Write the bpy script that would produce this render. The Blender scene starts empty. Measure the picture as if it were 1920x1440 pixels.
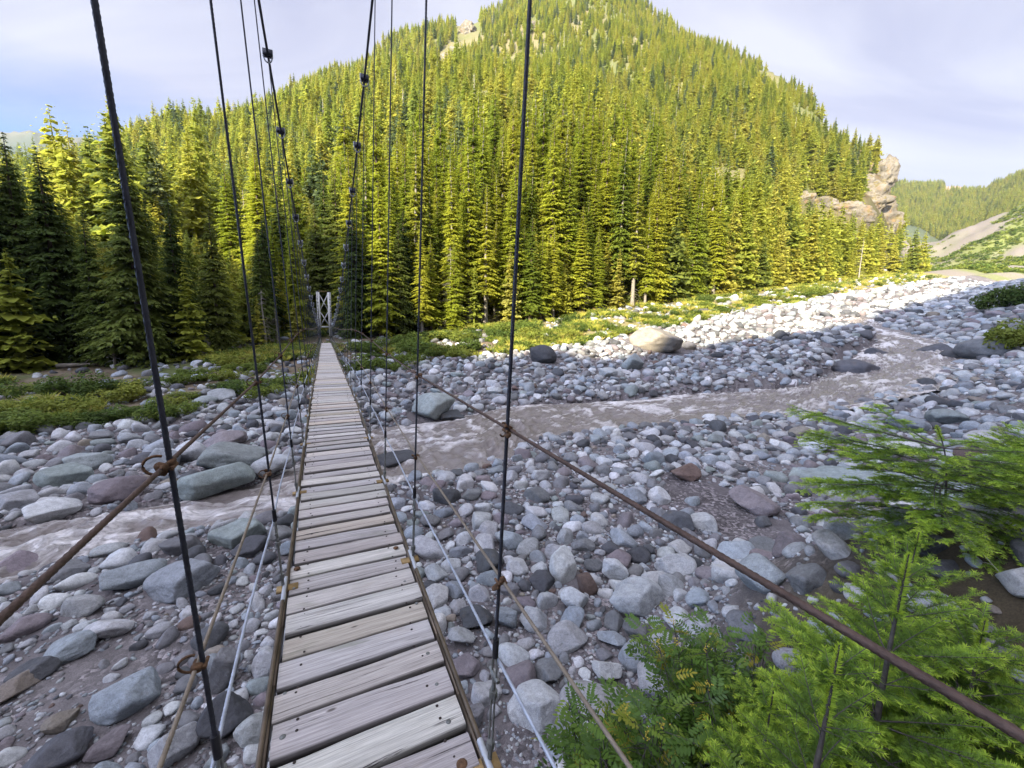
import bpy, bmesh, math, random
import numpy as np
from mathutils import Vector, Matrix

random.seed(7)
rng = np.random.default_rng(11)
SC = bpy.context.scene
COL = SC.collection
R_ = math.radians

# ------------------------------------------------------------------ camera
FPX = 762.4                      # focal length in pixels of the 1920 wide photo
YAW, PITCH, ROLL = R_(25.389), R_(8.5593), R_(1.0368)   # heading off the bridge axis, tilt down, roll
Fw = np.array([0, math.cos(PITCH), -math.sin(PITCH)])
Rw0 = np.array([1.0, 0, 0])
Uw0 = np.array([0, math.sin(PITCH), math.cos(PITCH)])
Rw = Rw0 * math.cos(ROLL) + Uw0 * math.sin(ROLL)
Uw = Uw0 * math.cos(ROLL) - Rw0 * math.sin(ROLL)
cam = bpy.data.cameras.new('camera')
co = bpy.data.objects.new('camera', cam)
COL.objects.link(co)
cam.sensor_fit = 'HORIZONTAL'
cam.sensor_width = 36
cam.lens = FPX / 1920 * 36
cam.clip_start = 0.05
cam.clip_end = 9000
co.matrix_world = Matrix(((Rw[0], Uw[0], -Fw[0], 0), (Rw[1], Uw[1], -Fw[1], 0), (Rw[2], Uw[2], -Fw[2], 0), (0, 0, 0, 1)))
SC.camera = co

# ------------------------------------------------------------------ sun, sky, exposure
SUN_AZ, SUN_EL = 30.0, 24.0      # the light travels towards this azimuth (clockwise from +Y)
sa, se = R_(SUN_AZ), R_(SUN_EL)
LD = np.array([math.sin(sa) * math.cos(se), math.cos(sa) * math.cos(se), -math.sin(se)])
sl = bpy.data.lights.new('sun', 'SUN')
sl.energy = 5.0
sl.angle = R_(0.5)
sl.color = (1.0, 0.88, 0.64)
so = bpy.data.objects.new('sun', sl)
COL.objects.link(so)
so.rotation_euler = Vector(LD).to_track_quat('-Z', 'Y').to_euler()

W = bpy.data.worlds.new('World')
SC.world = W
W.use_nodes = True
nt = W.node_tree
nt.nodes.clear()
def wn(t, **kw):
    n = nt.nodes.new(t)
    for k, v in kw.items(): setattr(n, k, v)
    return n
wo = wn('ShaderNodeOutputWorld'); bg = wn('ShaderNodeBackground')
sky = wn('ShaderNodeTexSky', sky_type='NISHITA', sun_disc=False)
sky.sun_elevation = se
sky.sun_rotation = sa + math.pi
sky.altitude = 2500; sky.air_density = 1.0; sky.dust_density = 0.0; sky.ozone_density = 3.0
tc = wn('ShaderNodeTexCoord')
sep = wn('ShaderNodeSeparateXYZ')
nt.links.new(tc.outputs['Generated'], sep.inputs[0])
def wmath(op, a, b=None, clamp=False):
    n = wn('ShaderNodeMath', operation=op, use_clamp=clamp)
    for i, v in enumerate((a, b)):
        if v is None: continue
        if isinstance(v, (int, float)): n.inputs[i].default_value = v
        else: nt.links.new(v, n.inputs[i])
    return n.outputs[0]
zz = wmath('ADD', wmath('MAXIMUM', sep.outputs[2], 0.0), 0.22)
cx_ = wmath('DIVIDE', sep.outputs[0], zz); cy_ = wmath('DIVIDE', sep.outputs[1], zz)
cmb = wn('ShaderNodeCombineXYZ')
nt.links.new(cx_, cmb.inputs[0]); nt.links.new(cy_, cmb.inputs[1])
mp = wn('ShaderNodeMapping'); mp.inputs['Rotation'].default_value = (0, 0, 0.7); mp.inputs['Scale'].default_value = (0.55, 1.5, 1)
mp.inputs['Location'].default_value = (0.4, 0.3, 0)
nt.links.new(cmb.outputs[0], mp.inputs[0])
cn = wn('ShaderNodeTexNoise'); cn.inputs['Scale'].default_value = 0.9; cn.inputs['Detail'].default_value = 7; cn.inputs['Roughness'].default_value = 0.55
cn.inputs['Distortion'].default_value = 0.5
nt.links.new(mp.outputs[0], cn.inputs['Vector'])
# the cloud sheet thins out towards the lower western sky (-X)
edge = wmath('MULTIPLY', wmath('ADD', sep.outputs[0], 0.80), 0.75)
edge2 = wmath('ADD', edge, wmath('MULTIPLY', wmath('SUBTRACT', sep.outputs[2], 0.27), 3.0, False))
cov = wmath('ADD', cn.outputs['Fac'], wmath('SUBTRACT', edge2, 0.12))
ramp = wn('ShaderNodeValToRGB')
ramp.color_ramp.elements[0].position = 0.40; ramp.color_ramp.elements[0].color = (0, 0, 0, 1)
ramp.color_ramp.elements[1].position = 0.80; ramp.color_ramp.elements[1].color = (0.9, 0.9, 0.9, 1)
nt.links.new(cov, ramp.inputs[0])
mix = wn('ShaderNodeMix', data_type='RGBA')
nt.links.new(ramp.outputs[0], mix.inputs['Factor'])
thin = wn('ShaderNodeMix', data_type='RGBA', blend_type='MULTIPLY'); thin.inputs[0].default_value = 1; nt.links.new(sky.outputs[0], thin.inputs[6]); thin.inputs[7].default_value = (.62, .68, .80, 1)
nt.links.new(thin.outputs[2], mix.inputs[6])
mix.inputs[7].default_value = (2.75, 2.78, 3.15, 1)
cn2 = wn('ShaderNodeTexNoise'); cn2.inputs['Scale'].default_value = 1.7; cn2.inputs['Detail'].default_value = 6; cn2.inputs['Distortion'].default_value = 0.8
nt.links.new(mp.outputs[0], cn2.inputs['Vector'])
cr2 = wn('ShaderNodeValToRGB'); cr2.color_ramp.elements[0].position = 0.36; cr2.color_ramp.elements[0].color = (1.72, 1.76, 2.25, 1); cr2.color_ramp.elements[1].position = 0.66; cr2.color_ramp.elements[1].color = (2.5, 2.52, 2.82, 1)
nt.links.new(cn2.outputs['Fac'], cr2.inputs[0]); nt.links.new(cr2.outputs[0], mix.inputs[7])
# towards the (hidden) sun, behind the viewer, sky and cloud boosted to fill shade
nrm_ = wn('ShaderNodeVectorMath', operation='DOT_PRODUCT'); nt.links.new(tc.outputs['Generated'], nrm_.inputs[0]); nrm_.inputs[1].default_value = tuple(-LD)
glow = wmath('POWER', wmath('MAXIMUM', nrm_.outputs['Value'], 0.0), 1.6)
glow = wmath('ADD', 0.88, wmath("MULTIPLY", glow, 4.4))
gm = wn('ShaderNodeVectorMath', operation='SCALE'); nt.links.new(mix.outputs[2], gm.inputs[0]); nt.links.new(glow, gm.inputs['Scale'])
nt.links.new(gm.outputs[0], bg.inputs[0])
bg.inputs[1].default_value = 0.122
nt.links.new(bg.outputs[0], wo.inputs[0])
SC.view_settings.view_transform = 'Standard'
SC.view_settings.look = 'None'
SC.view_settings.gamma = 1
SC.view_settings.exposure = 1.80

# ------------------------------------------------------------------ small helpers
def _hash(ix, iy, iz, seed):
    n = (ix.astype(np.uint32) * np.uint32(374761393) + iy.astype(np.uint32) * np.uint32(668265263)
         + iz.astype(np.uint32) * np.uint32(2246822519) + np.uint32((seed * 3266489917) & 0xffffffff))
    n = (n ^ (n >> np.uint32(13))) * np.uint32(1274126177)
    n = n ^ (n >> np.uint32(16))
    return (n & np.uint32(0xffffff)).astype(np.float64) / 0xffffff

def vnoise(p, seed=0):
    """smooth value noise in 0..1 on (N,3) points"""
    p = np.asarray(p, float)
    f = np.floor(p); i = f.astype(np.int64); t = p - f
    t = t * t * t * (t * (t * 6 - 15) + 10)
    o = 0
    for dx in (0, 1):
        wx = t[:, 0] if dx else 1 - t[:, 0]
        for dy in (0, 1):
            wy = t[:, 1] if dy else 1 - t[:, 1]
            for dz in (0, 1):
                wz = t[:, 2] if dz else 1 - t[:, 2]
                o = o + wx * wy * wz * _hash(i[:, 0] + dx, i[:, 1] + dy, i[:, 2] + dz, seed)
    return o

def fbm(p, octaves=4, seed=0, gain=0.5):
    """-1..1"""
    p = np.asarray(p, float); a = 1.0; s = 0; tot = 0
    for k in range(octaves):
        s = s + a * (vnoise(p, seed + k * 17) * 2 - 1); tot += a
        p = p * 2.03 + 3.7; a *= gain
    return s / tot

def P2(X, Y, sc=1.0):
    return np.stack([np.ravel(X) * sc, np.ravel(Y) * sc, np.zeros(np.size(X))], 1)

def sstep(x, a, b):
    t = np.clip((x - a) / (b - a), 0, 1)
    return t * t * (3 - 2 * t)

def mesh_np(name, V, F, smooth=False, attrs=None, corner=None):
    """numpy mesh: V (N,3), F (M,k) or list of such arrays; attrs: {name: (N,4)} point colours"""
    Fs = F if isinstance(F, list) else [F]
    Fs = [np.asarray(f, np.int32) for f in Fs if len(f)]
    me = bpy.data.meshes.new(name)
    V = np.asarray(V, np.float32)
    me.vertices.add(len(V)); me.vertices.foreach_set('co', V.ravel())
    loops = np.concatenate([f.ravel() for f in Fs])
    tot = np.concatenate([np.full(len(f), f.shape[1], np.int32) for f in Fs])
    st = np.concatenate([[0], np.cumsum(tot)[:-1]]).astype(np.int32)
    me.loops.add(len(loops)); me.loops.foreach_set('vertex_index', loops)
    me.polygons.add(len(tot)); me.polygons.foreach_set('loop_start', st)
    me.polygons.foreach_set('loop_total', tot)
    if smooth: me.polygons.foreach_set('use_smooth', np.ones(len(tot), bool))
    for k, c in (attrs or {}).items():
        c = np.asarray(c, np.float32)
        if c.ndim == 1:
            a = me.attributes.new(k, 'FLOAT', 'POINT'); a.data.foreach_set('value', c)
        else:
            if c.shape[1] == 3: c = np.concatenate([c, np.ones((len(c), 1), np.float32)], 1)
            a = me.attributes.new(k, 'FLOAT_COLOR', 'POINT'); a.data.foreach_set('color', c.ravel())
    me.update(); me.validate()
    return me

class MB:
    """collects numpy pieces of one mesh"""
    def __init__(s): s.v = []; s.f3 = []; s.f4 = []; s.n = 0; s.a = {}
    def add(s, V, F, **attrs):
        V = np.asarray(V, float); F = np.asarray(F, int)
        (s.f3 if F.shape[1] == 3 else s.f4).append(F + s.n)
        s.v.append(V)
        for k, c in attrs.items():
            c = np.asarray(c, float)
            if c.ndim == 0: c = np.full(len(V), c)
            elif c.ndim == 1 and len(c) in (3, 4) and len(V) not in (3, 4): c = np.tile(c, (len(V), 1))
            elif c.ndim == 1 and len(c) == 3 and len(V) == 4: c = np.tile(c, (4, 1))
            s.a.setdefault(k, []).append(c)
        s.n += len(V)
    def mesh(s, name, smooth=False):
        F = []
        if s.f3: F.append(np.concatenate(s.f3))
        if s.f4: F.append(np.concatenate(s.f4))
        return mesh_np(name, np.concatenate(s.v), F, smooth, {k: np.concatenate(c) for k, c in s.a.items()})

def link(name, me, mat=None, parent=None):
    o = bpy.data.objects.new(name, me)
    COL.objects.link(o)
    if mat is not None and not me.materials: me.materials.append(mat)
    if parent is not None: o.parent = parent
    return o

def empty(name, loc=(0, 0, 0), rz=0):
    o = bpy.data.objects.new(name, None)
    COL.objects.link(o)
    o.location = loc; o.rotation_euler = (0, 0, rz)
    o.empty_display_size = 0.3
    return o

def tag(o, label, cat, group=None):
    o['label'] = label; o['category'] = cat
    if group: o['group'] = group
    return o

def structure(o): o['kind'] = 'structure'; return o
def stuff(o): o['kind'] = 'stuff'; return o

def tube(mb, pts, rad, n=8, lobes=0, twist=0.0, depth=0.12, cap=True, **attrs):
    """tube along pts (N,3) with radius (scalar or array); lobes make a twisted wire rope"""
    pts = np.asarray(pts, float); N = len(pts)
    rad = np.broadcast_to(np.asarray(rad, float), (N,))
    d = np.gradient(pts, axis=0); d /= np.linalg.norm(d, axis=1)[:, None] + 1e-12
    up = np.array([0, 0, 1.0]) if abs(d[:, 2]).mean() < 0.8 else np.array([1.0, 0, 0])
    a = np.cross(d, up); a /= np.linalg.norm(a, axis=1)[:, None] + 1e-12
    b = np.cross(d, a)
    L = np.concatenate([[0], np.cumsum(np.linalg.norm(np.diff(pts, axis=0), axis=1))])
    ph = np.arange(n) * 2 * math.pi / n
    rr = rad[:, None] * np.ones(n)[None]
    if lobes:
        rr = rr * (1 - depth + depth * np.abs(np.cos(lobes * 0.5 * (ph[None] + twist * L[:, None]))) * 2 - depth * 0.5)
    V = pts[:, None] + rr[..., None] * (np.cos(ph)[None, :, None] * a[:, None] + np.sin(ph)[None, :, None] * b[:, None])
    i = np.arange(N - 1)[:, None] * n; j = np.arange(n)[None]; j2 = (j + 1) % n
    F = np.stack([i + j, i + j2, i + n + j2, i + n + j], -1).reshape(-1, 4)
    mb.add(V.reshape(-1, 3), F, **attrs)
    if cap:
        for k in (0, N - 1):
            c = pts[k]; ring = V[k]
            Vc = np.concatenate([ring, c[None]]); q = np.arange(n)
            Fc = np.stack([q, (q + 1) % n, np.full(n, n)], 1)
            if k == 0: Fc = Fc[:, ::-1]
            mb.add(Vc, Fc, **attrs)

BOXF = np.array([[0, 3, 2, 1], [4, 5, 6, 7], [0, 1, 5, 4], [1, 2, 6, 5], [2, 3, 7, 6], [3, 0, 4, 7]])
def box(mb, c, ax, ay, az, **attrs):
    """box with centre c and half-axis vectors"""
    c, ax, ay, az = (np.asarray(q, float) for q in (c, ax, ay, az))
    V = [c + sx * ax + sy * ay + sz * az for sz in (-1, 1) for sx, sy in ((-1, -1), (1, -1), (1, 1), (-1, 1))]
    mb.add(V, BOXF, **attrs)

def ico(sub):
    bm = bmesh.new(); bmesh.ops.create_icosphere(bm, subdivisions=sub, radius=1)
    bm.verts.ensure_lookup_table()
    V = np.array([v.co[:] for v in bm.verts]); F = np.array([[v.index for v in f.verts] for f in bm.faces])
    bm.free()
    return V / np.linalg.norm(V, axis=1)[:, None], F
ICO = {k: ico(k) for k in (2, 3, 4, 5)}

# ------------------------------------------------------------------ materials
class M:
    def __init__(s, name, rough=0.8, spec=0.3):
        s.m = bpy.data.materials.new(name); s.m.use_nodes = True
        s.t = s.m.node_tree; s.t.nodes.clear()
        s.out = s.n('ShaderNodeOutputMaterial'); s.b = s.n('ShaderNodeBsdfPrincipled')
        s.b.inputs['Roughness'].default_value = rough
        s.b.inputs['Specular IOR Level'].default_value = spec
        s.l(s.b.outputs[0], s.out.inputs[0])
    def n(s, t, **kw):
        n = s.t.nodes.new(t)
        for k, v in kw.items(): setattr(n, k, v)
        return n
    def l(s, a, b): s.t.links.new(a, b)
    def put(s, sock, v):
        if isinstance(v, (int, float)): sock.default_value = v
        elif isinstance(v, (tuple, list)): sock.default_value = tuple(v) + ((1,) if len(v) == 3 and len(sock.default_value) == 4 else ())
        else: s.l(v, sock)
    def coord(s, kind='Object', scale=(1, 1, 1)):
        if kind == 'Position': src = s.n('ShaderNodeNewGeometry').outputs['Position']
        else: src = s.n('ShaderNodeTexCoord').outputs[kind]
        m = s.n('ShaderNodeMapping'); m.inputs['Scale'].default_value = scale
        s.l(src, m.inputs[0]); return m.outputs[0]
    def noise(s, co, scale, detail=4, rough=0.55, dist=0.0, out='Fac'):
        n = s.n('ShaderNodeTexNoise'); s.l(co, n.inputs['Vector'])
        n.inputs['Scale'].default_value = scale; n.inputs['Detail'].default_value = detail
        n.inputs['Roughness'].default_value = rough; n.inputs['Distortion'].default_value = dist
        return n.outputs[out]
    def voro(s, co, scale, feature='F1', out='Distance', rand=1.0):
        n = s.n('ShaderNodeTexVoronoi', feature=feature); s.l(co, n.inputs['Vector'])
        n.inputs['Scale'].default_value = scale; n.inputs['Randomness'].default_value = rand
        return n.outputs[out]
    def ramp(s, f, stops, interp='LINEAR'):
        n = s.n('ShaderNodeValToRGB'); r = n.color_ramp; r.interpolation = interp
        while len(r.elements) < len(stops): r.elements.new(0.5)
        for e, (p, c) in zip(r.elements, stops):
            e.position = p; e.color = (c, c, c, 1) if isinstance(c, (int, float)) else tuple(c) + (1,)
        s.l(f, n.inputs[0]); return n.outputs[0]
    def mix(s, f, a, b, mode='MIX'):
        n = s.n('ShaderNodeMix', data_type='RGBA', blend_type=mode)
        s.put(n.inputs[0], f); s.put(n.inputs[6], a); s.put(n.inputs[7], b); return n.outputs[2]
    def math(s, op, a, b=0.0, clamp=False):
        n = s.n('ShaderNodeMath', operation=op, use_clamp=clamp); s.put(n.inputs[0], a); s.put(n.inputs[1], b); return n.outputs[0]
    def attr(s, name, out='Color', kind='GEOMETRY'):
        n = s.n('ShaderNodeAttribute', attribute_name=name, attribute_type=kind); return n.outputs[out]
    def color(s, c): s.put(s.b.inputs['Base Color'], c)
    def bump(s, h, strength=0.5, dist=0.02, prev=None):
        n = s.n('ShaderNodeBump'); s.l(h, n.inputs['Height'])
        n.inputs['Strength'].default_value = strength; n.inputs['Distance'].default_value = dist
        if prev is not None: s.l(prev, n.inputs['Normal'])
        s.l(n.outputs[0], s.b.inputs['Normal']); return n.outputs[0]
    def leafy(s, col, trans=0.3):
        t = s.n('ShaderNodeBsdfTranslucent'); s.put(t.inputs[0], col)
        mx = s.n('ShaderNodeMixShader'); mx.inputs[0].default_value = trans
        s.l(s.b.outputs[0], mx.inputs[1]); s.l(t.outputs[0], mx.inputs[2]); s.l(mx.outputs[0], s.out.inputs[0])

def simple(name, col, rough=0.7, var=0.25, scale=8, metal=0.0, bump=0.2, spec=0.3, kind='Object', bd=0.01):
    m = M(name, rough, spec); co_ = m.coord(kind)
    n = m.noise(co_, scale, 5, 0.6)
    v = m.ramp(n, ((0.25, 1 - var), (0.75, 1 + var)))
    m.color(m.mix(1.0, col, v, 'MULTIPLY')); m.b.inputs['Metallic'].default_value = metal
    if bump: m.bump(n, bump, bd)
    return m.m

def stone_mat(name, src):
    """src: 'object' takes the object colour, 'col' the mesh attribute"""
    m = M(name, 0.85, 0.25)
    if src == 'object':
        base = m.n('ShaderNodeObjectInfo').outputs['Color']; co_ = m.coord('Object')
        k = 1.0
    else:
        base = m.attr('col'); co_ = m.coord('Position'); k = 4.0
    if src == 'object':
        rnd = m.n('ShaderNodeObjectInfo').outputs['Random']
        ad = m.n('ShaderNodeVectorMath', operation='ADD'); m.l(co_, ad.inputs[0])
        cb = m.n('ShaderNodeCombineXYZ'); m.l(m.math('MULTIPLY', rnd, 37.0), cb.inputs[0]); m.l(m.math('MULTIPLY', rnd, 91.0), cb.inputs[1])
        m.l(cb.outputs[0], ad.inputs[1]); co_ = ad.outputs[0]
    big = m.noise(co_, 1.3 * k, 3, 0.6, 0.4)
    mid = m.noise(co_, 5.0 * k, 6, 0.65, 0.3)
    fine = m.noise(co_, 32.0 * k, 3, 0.7)
    c = m.mix(1.0, base, m.ramp(big, ((0.28, 0.80), (0.72, 1.14))), 'MULTIPLY')
    c = m.mix(1.0, c, m.ramp(mid, ((0.3, 0.74), (0.52, 1.0), (0.75, 1.16))), 'MULTIPLY')
    c = m.mix(1.0, c, m.ramp(fine, ((0.33, 0.72), (0.5, 1.0), (0.7, 1.12))), 'MULTIPLY')
    # veins, and a little rust staining
    vein = m.noise(co_, 2.2 * k, 5, 0.7, 1.6)
    c = m.mix(m.ramp(vein, ((0.485, 0.0), (0.5, 0.45), (0.515, 0.0))), c, (0.10, 0.10, 0.105))
    rust = m.noise(co_, 1.7 * k, 4, 0.6)
    c = m.mix(m.ramp(rust, ((0.62, 0.0), (0.8, 0.4))), c, (0.17, 0.13, 0.09))
    m.color(c)
    b1 = m.bump(mid, 0.55, 0.06 if src == 'object' else 0.02)
    m.bump(fine, 0.4, 0.015 if src == 'object' else 0.004, b1)
    return m.m
MAT_STONE_OBJ = stone_mat('boulder_stone', 'object')
MAT_STONE_COL = stone_mat('small_stone', 'col')

def px_ray(x, y):
    return Fw + Rw * ((x - 960) / FPX) + Uw * ((720 - y) / FPX)
def proj(p):
    p = np.asarray(p, float); d = p @ Fw
    return 960 + FPX * (p @ Rw) / d, 720 - FPX * (p @ Uw) / d, d

# ------------------------------------------------------------------ terrain (eye level is z = 0)
def table(rows):
    """rows of (px, py, forward distance) -> azimuth, radius, height"""
    A = []
    for x, y, D in rows:
        d = px_ray(x, y); p = d * (D / d[1])
        A.append((math.atan2(p[0], p[1]), math.hypot(p[0], p[1]), p[2]))
    return np.array(A).T
TB = table([(-250, 845, 12.5), (0, 818, 15), (300, 782, 18.5), (550, 722, 26), (700, 690, 31), (900, 668, 35), (1100, 645, 42), (1300, 604, 56),
            (1500, 572, 82), (1700, 541, 137), (1850, 520, 245), (2000, 508, 330)])
TT = table([(-250, 725, 23), (0, 702, 27), (300, 690, 29), (480, 662, 36), (620, 638, 43), (800, 630, 46), (1000, 607, 53), (1200, 577, 68), (1400, 551, 97),
            (1600, 527, 150), (1780, 505, 245), (1860, 500, 300), (2000, 490, 420)])
RID = table([(-60, 395, 190), (60, 350, 230), (190, 318, 290), (240, 285, 330), (330, 250, 360), (430, 240, 400), (520, 200, 430), (600, 150, 480), (700, 102, 530), (850, 56, 590),
             (950, 22, 620), (1080, -30, 650), (1190, 18, 620), (1260, 55, 580), (1390, 105, 500), (1480, 152, 430), (1520, 200, 390), (1550, 258, 350),
             (1600, 292, 310), (1640, 305, 290), (1662, 345, 275), (1678, 410, 262), (1700, 455, 255), (1730, 480, 252)])
FAR = table([(-300, 235, 1100), (0, 240, 1150), (60, 243, 1150), (130, 255, 1200), (190, 262, 1250), (300, 290, 1250), (400, 340, 1250)])
FR = table([(1480, 420, 1500), (1560, 350, 1450), (1640, 346, 1400), (1700, 352, 1400), (1780, 347, 1400), (1850, 357, 1300), (1890, 340, 1200), (1930, 322, 1150), (2080, 270, 1100)])
SLP = table([(1660, 470, 640), (1720, 455, 620), (1780, 435, 600), (1850, 412, 560), (1920, 388, 520), (2050, 340, 480)])

def tab(T, az, k):
    return np.interp(az, T[0], T[k])
def inside(T, az):
    return (az > T[0][0]) & (az < T[0][-1])

def zbed(Y):
    q = np.clip(Y - 16, 0, 24)
    z = -4.9 + 0.16 / 48 * q * q + 0.16 * np.clip(Y - 40, 0, 210) + 0.12 * np.clip(Y - 250, 0, 400) + 0.04 * np.clip(Y - 650, 0, 3000)
    return z

def height0(X, Y):
    """ground before the river is cut in"""
    X = np.asarray(X, float); Y = np.asarray(Y, float); shp = X.shape
    X = X.ravel(); Y = Y.ravel()
    az = np.arctan2(X, Y); r = np.hypot(X, Y)
    z = zbed(np.where(Y > 0, Y, 0))
    # the far bank
    front = (Y > 0.2)
    rb, zb = tab(TB, az, 1), tab(TB, az, 2); rt, zt = tab(TT, az, 1), tab(TT, az, 2)
    toe = sstep(r, rb * 0.72, rb)
    z1 = z + (zb - z) * toe
    up = np.clip((r - rb) / np.maximum(rt - rb, 1), 0, 1)
    z1 = np.where(r > rb, zb + (zt - zb) * (up ** 0.8), z1)
    z1 = np.where(r > rt, zt + 0.06 * (r - rt), z1)
    side = 1 - sstep(az, TB[0][-1] - 0.02, TB[0][-1] + 0.1)
    z = np.where(front, z + (z1 - z) * side, z)
    # the wooded mountain
    rr, zr = tab(RID, az, 1), tab(RID, az, 2)
    R0 = rt * 1.03
    fr = np.clip((r - R0) / np.maximum(rr - R0, 5), 0, 1)
    prof = fr ** 1.12 + 0.03 * np.sin(fr * 9 + az * 6) * fr * (1 - fr) * 4
    zm = zt + (zr - zt) * prof - np.maximum(r - rr, 0) * 0.55
    wgt = inside(RID, az) & front & (r > R0)
    z = np.where(wgt, np.maximum(zm, z - 40 * (r > rr)), z)
    wgt2 = front & (r > R0) & (az <= RID[0][0])
    z = np.where(wgt2, np.maximum(z, zt + (RID[2][0] - zt) * fr - np.maximum(r - RID[1][0], 0) * 0.3), z)
    # distant ridges and the scree slope up the valley
    for T, wdt in ((FAR, 700), (FR, 750), (SLP, 250)):
        Rr, Zr = tab(T, az, 1), tab(T, az, 2)
        k = np.clip(1 - np.abs(r - Rr) / wdt, 0, 1)
        e = sstep(az, T[0][0] - 0.03, T[0][0] + 0.03) * (1 - sstep(az, T[0][-1], T[0][-1] + 0.3)) if T is not FAR else (1 - sstep(az, T[0][-1] - 0.05, T[0][-1] + 0.05)) * (az > -1.3)
        base = zbed(np.maximum(Rr - wdt, 10) * np.cos(az))
        zf = base + (Zr - base) * k ** 0.9
        z = np.where(front & (e > 0) & (k > 0), np.maximum(z, z + (zf - z) * e), z)
    # the near bank, rising towards the firs and the bridge head behind the camera
    nb = sstep(X, 1.5, 5.0) * (1 - sstep(Y, 4.0, 8)) + sstep(-Y, 0.2, 4.5) * (1 - sstep(np.abs(X), 40, 60))
    z = z + 2.9 * np.clip(nb, 0, 1) * (Y < 14)
    rs = sstep(az, 0.80, 0.98) * sstep(r, 6, 16) * (1 - sstep(r, 200, 400))
    z = z + rs * (1.2 + 0.05 * np.clip(r - 10, 0, 150))
    # the ridge that keeps the valley floor in shade, behind and beside the camera
    crest = np.interp(X, [-140, -128, -118, -98, -86, -80, -76, -66, -60, -51, -44, -34, -24, -6, 37, 90, 200], [-6, 20, 67, 73, 71, 66, 59, 52.5, 52, 53, 58, 63, 71, 89, 131, 165, 190])
    jag = fbm(np.stack([X * 0.35, Y * 0.1, 0 * X], 1), 4, 5) * 2.2
    kx = np.clip(1 - np.abs(Y + 70) / np.where(Y < -70, 9, 30), 0, 1)
    ridge = -4 + (crest + jag + 4) * kx
    z = np.where((Y < -30) & (kx > 0) & (X > -140) & (X < 200), np.maximum(z, ridge), z)
    # roughness
    p = np.stack([X, Y, 0 * X], 1)
    amp = np.clip(r / 40, 0.35, 1)
    z = z + 0.22 * fbm(p * 0.16, 3, 3) * amp + 0.10 * fbm(p * 0.7, 3, 8) * (r < 120)
    mt = sstep(r, rt * 1.02, rt * 1.5)
    z = z + mt * (fbm(p * 0.02, 4, 21) * np.clip(r * 0.030, 0, 16) * 1.0)
    return z.reshape(shp)

# ---- river: pairs of near and far water edge (photo pixels), downstream to upstream
RIV = [((-300, 1190), (-260, 1030)), ((-120, 1130), (-120, 1003)), ((0, 1088), (0, 985)), ((110, 1048), (120, 968)), ((250, 1008), (230, 955)), ((420, 974), (360, 928)), ((560, 950), (480, 900)),
       ((660, 930), (590, 850)), ((730, 905), (650, 812)), ((800, 882), (720, 792)), ((930, 862), (840, 780)), ((1010, 815), (960, 755)), ((1150, 800), (1100, 742)),
       ((1300, 787), (1300, 725)), ((1480, 775), (1470, 711)), ((1620, 750), (1530, 690)), ((1745, 722), (1560, 662)), ((1800, 680), (1600, 642)), ((1780, 650), (1640, 628)),
       ((1730, 628), (1640, 616)), ((1660, 612), (1580, 606)), ((1640, 598), (1580, 594))]
def march(x, y, hf, rmin=1.2, rmax=1500, n=900):
    d = px_ray(x, y); d = d / math.hypot(d[0], d[1])
    r = rmin * (rmax / rmin) ** np.linspace(0, 1, n)
    P = r[:, None] * d[None]
    dz = P[:, 2] - hf(P[:, 0], P[:, 1])
    k = np.argmax(dz < 0)
    if dz[k] >= 0: return P[-1]
    if k == 0: return P[0]
    t = dz[k - 1] / (dz[k - 1] - dz[k]); return P[k - 1] + (P[k] - P[k - 1]) * t
RA = np.array([march(*a, height0) for a, b in RIV]); RB = np.array([march(*b, height0) for a, b in RIV])
def dens(A, n):
    t = np.linspace(0, len(A) - 1, n); i = np.arange(len(A))
    o = np.stack([np.interp(t, i, A[:, k]) for k in range(3)], 1)
    for _ in range(3):
        o[1:-1] = (o[:-2] + o[1:-1] * 2 + o[2:]) / 4
    return o
NR = 260
DA, DB = dens(RA, NR), dens(RB, NR)
RC = (DA + DB) / 2
RHW = np.linalg.norm((DA - DB)[:, :2], axis=1) / 2
WZ = np.minimum(DA[:, 2], DB[:, 2]) * 0.7 + 0.3 * RC[:, 2] - 0.06
for _ in range(8): WZ[1:-1] = (WZ[:-2] + WZ[1:-1] * 2 + WZ[2:]) / 4

def river_d(X, Y):
    """distance across the channel: 0 centre, 1 water edge; and the index of the section"""
    X = np.ravel(X); Y = np.ravel(Y)
    q = np.full(len(X), 9.0); idx = np.zeros(len(X), int)
    for a in range(0, len(X), 20000):
        x, y = X[a:a + 20000], Y[a:a + 20000]
        # project on each cross-section (edge to edge) by nearest of 9 points across
        best = np.full(len(x), 1e9); bi = np.zeros(len(x), int); bq = np.full(len(x), 9.0)
        for t in (-1, -0.5, 0, 0.5, 1):
            C = RC + (DB - DA) / 2 * t
            d2 = (x[:, None] - C[None, :, 0]) ** 2 + (y[:, None] - C[None, :, 1]) ** 2
            i = d2.argmin(1); m = d2[np.arange(len(x)), i]
            k = m < best; best[k] = m[k]; bi[k] = i[k]
        A = DA[bi][:, :2]; B = DB[bi][:, :2]; AB = B - A
        u = ((np.stack([x, y], 1) - A) * AB).sum(1) / (AB ** 2).sum(1)
        inx = np.abs(u * 2 - 1)
        foot = A + AB * np.clip(u, 0, 1)[:, None]
        off = np.hypot(x - foot[:, 0], y - foot[:, 1])
        lim = 0.35 * np.linalg.norm(AB, axis=1) / 2 + 0.3
        q[a:a + 20000] = np.where(inx <= 1, np.where(off < lim, inx, 9), 1 + off / RHW[bi]); idx[a:a + 20000] = bi
    return q, idx

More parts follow.
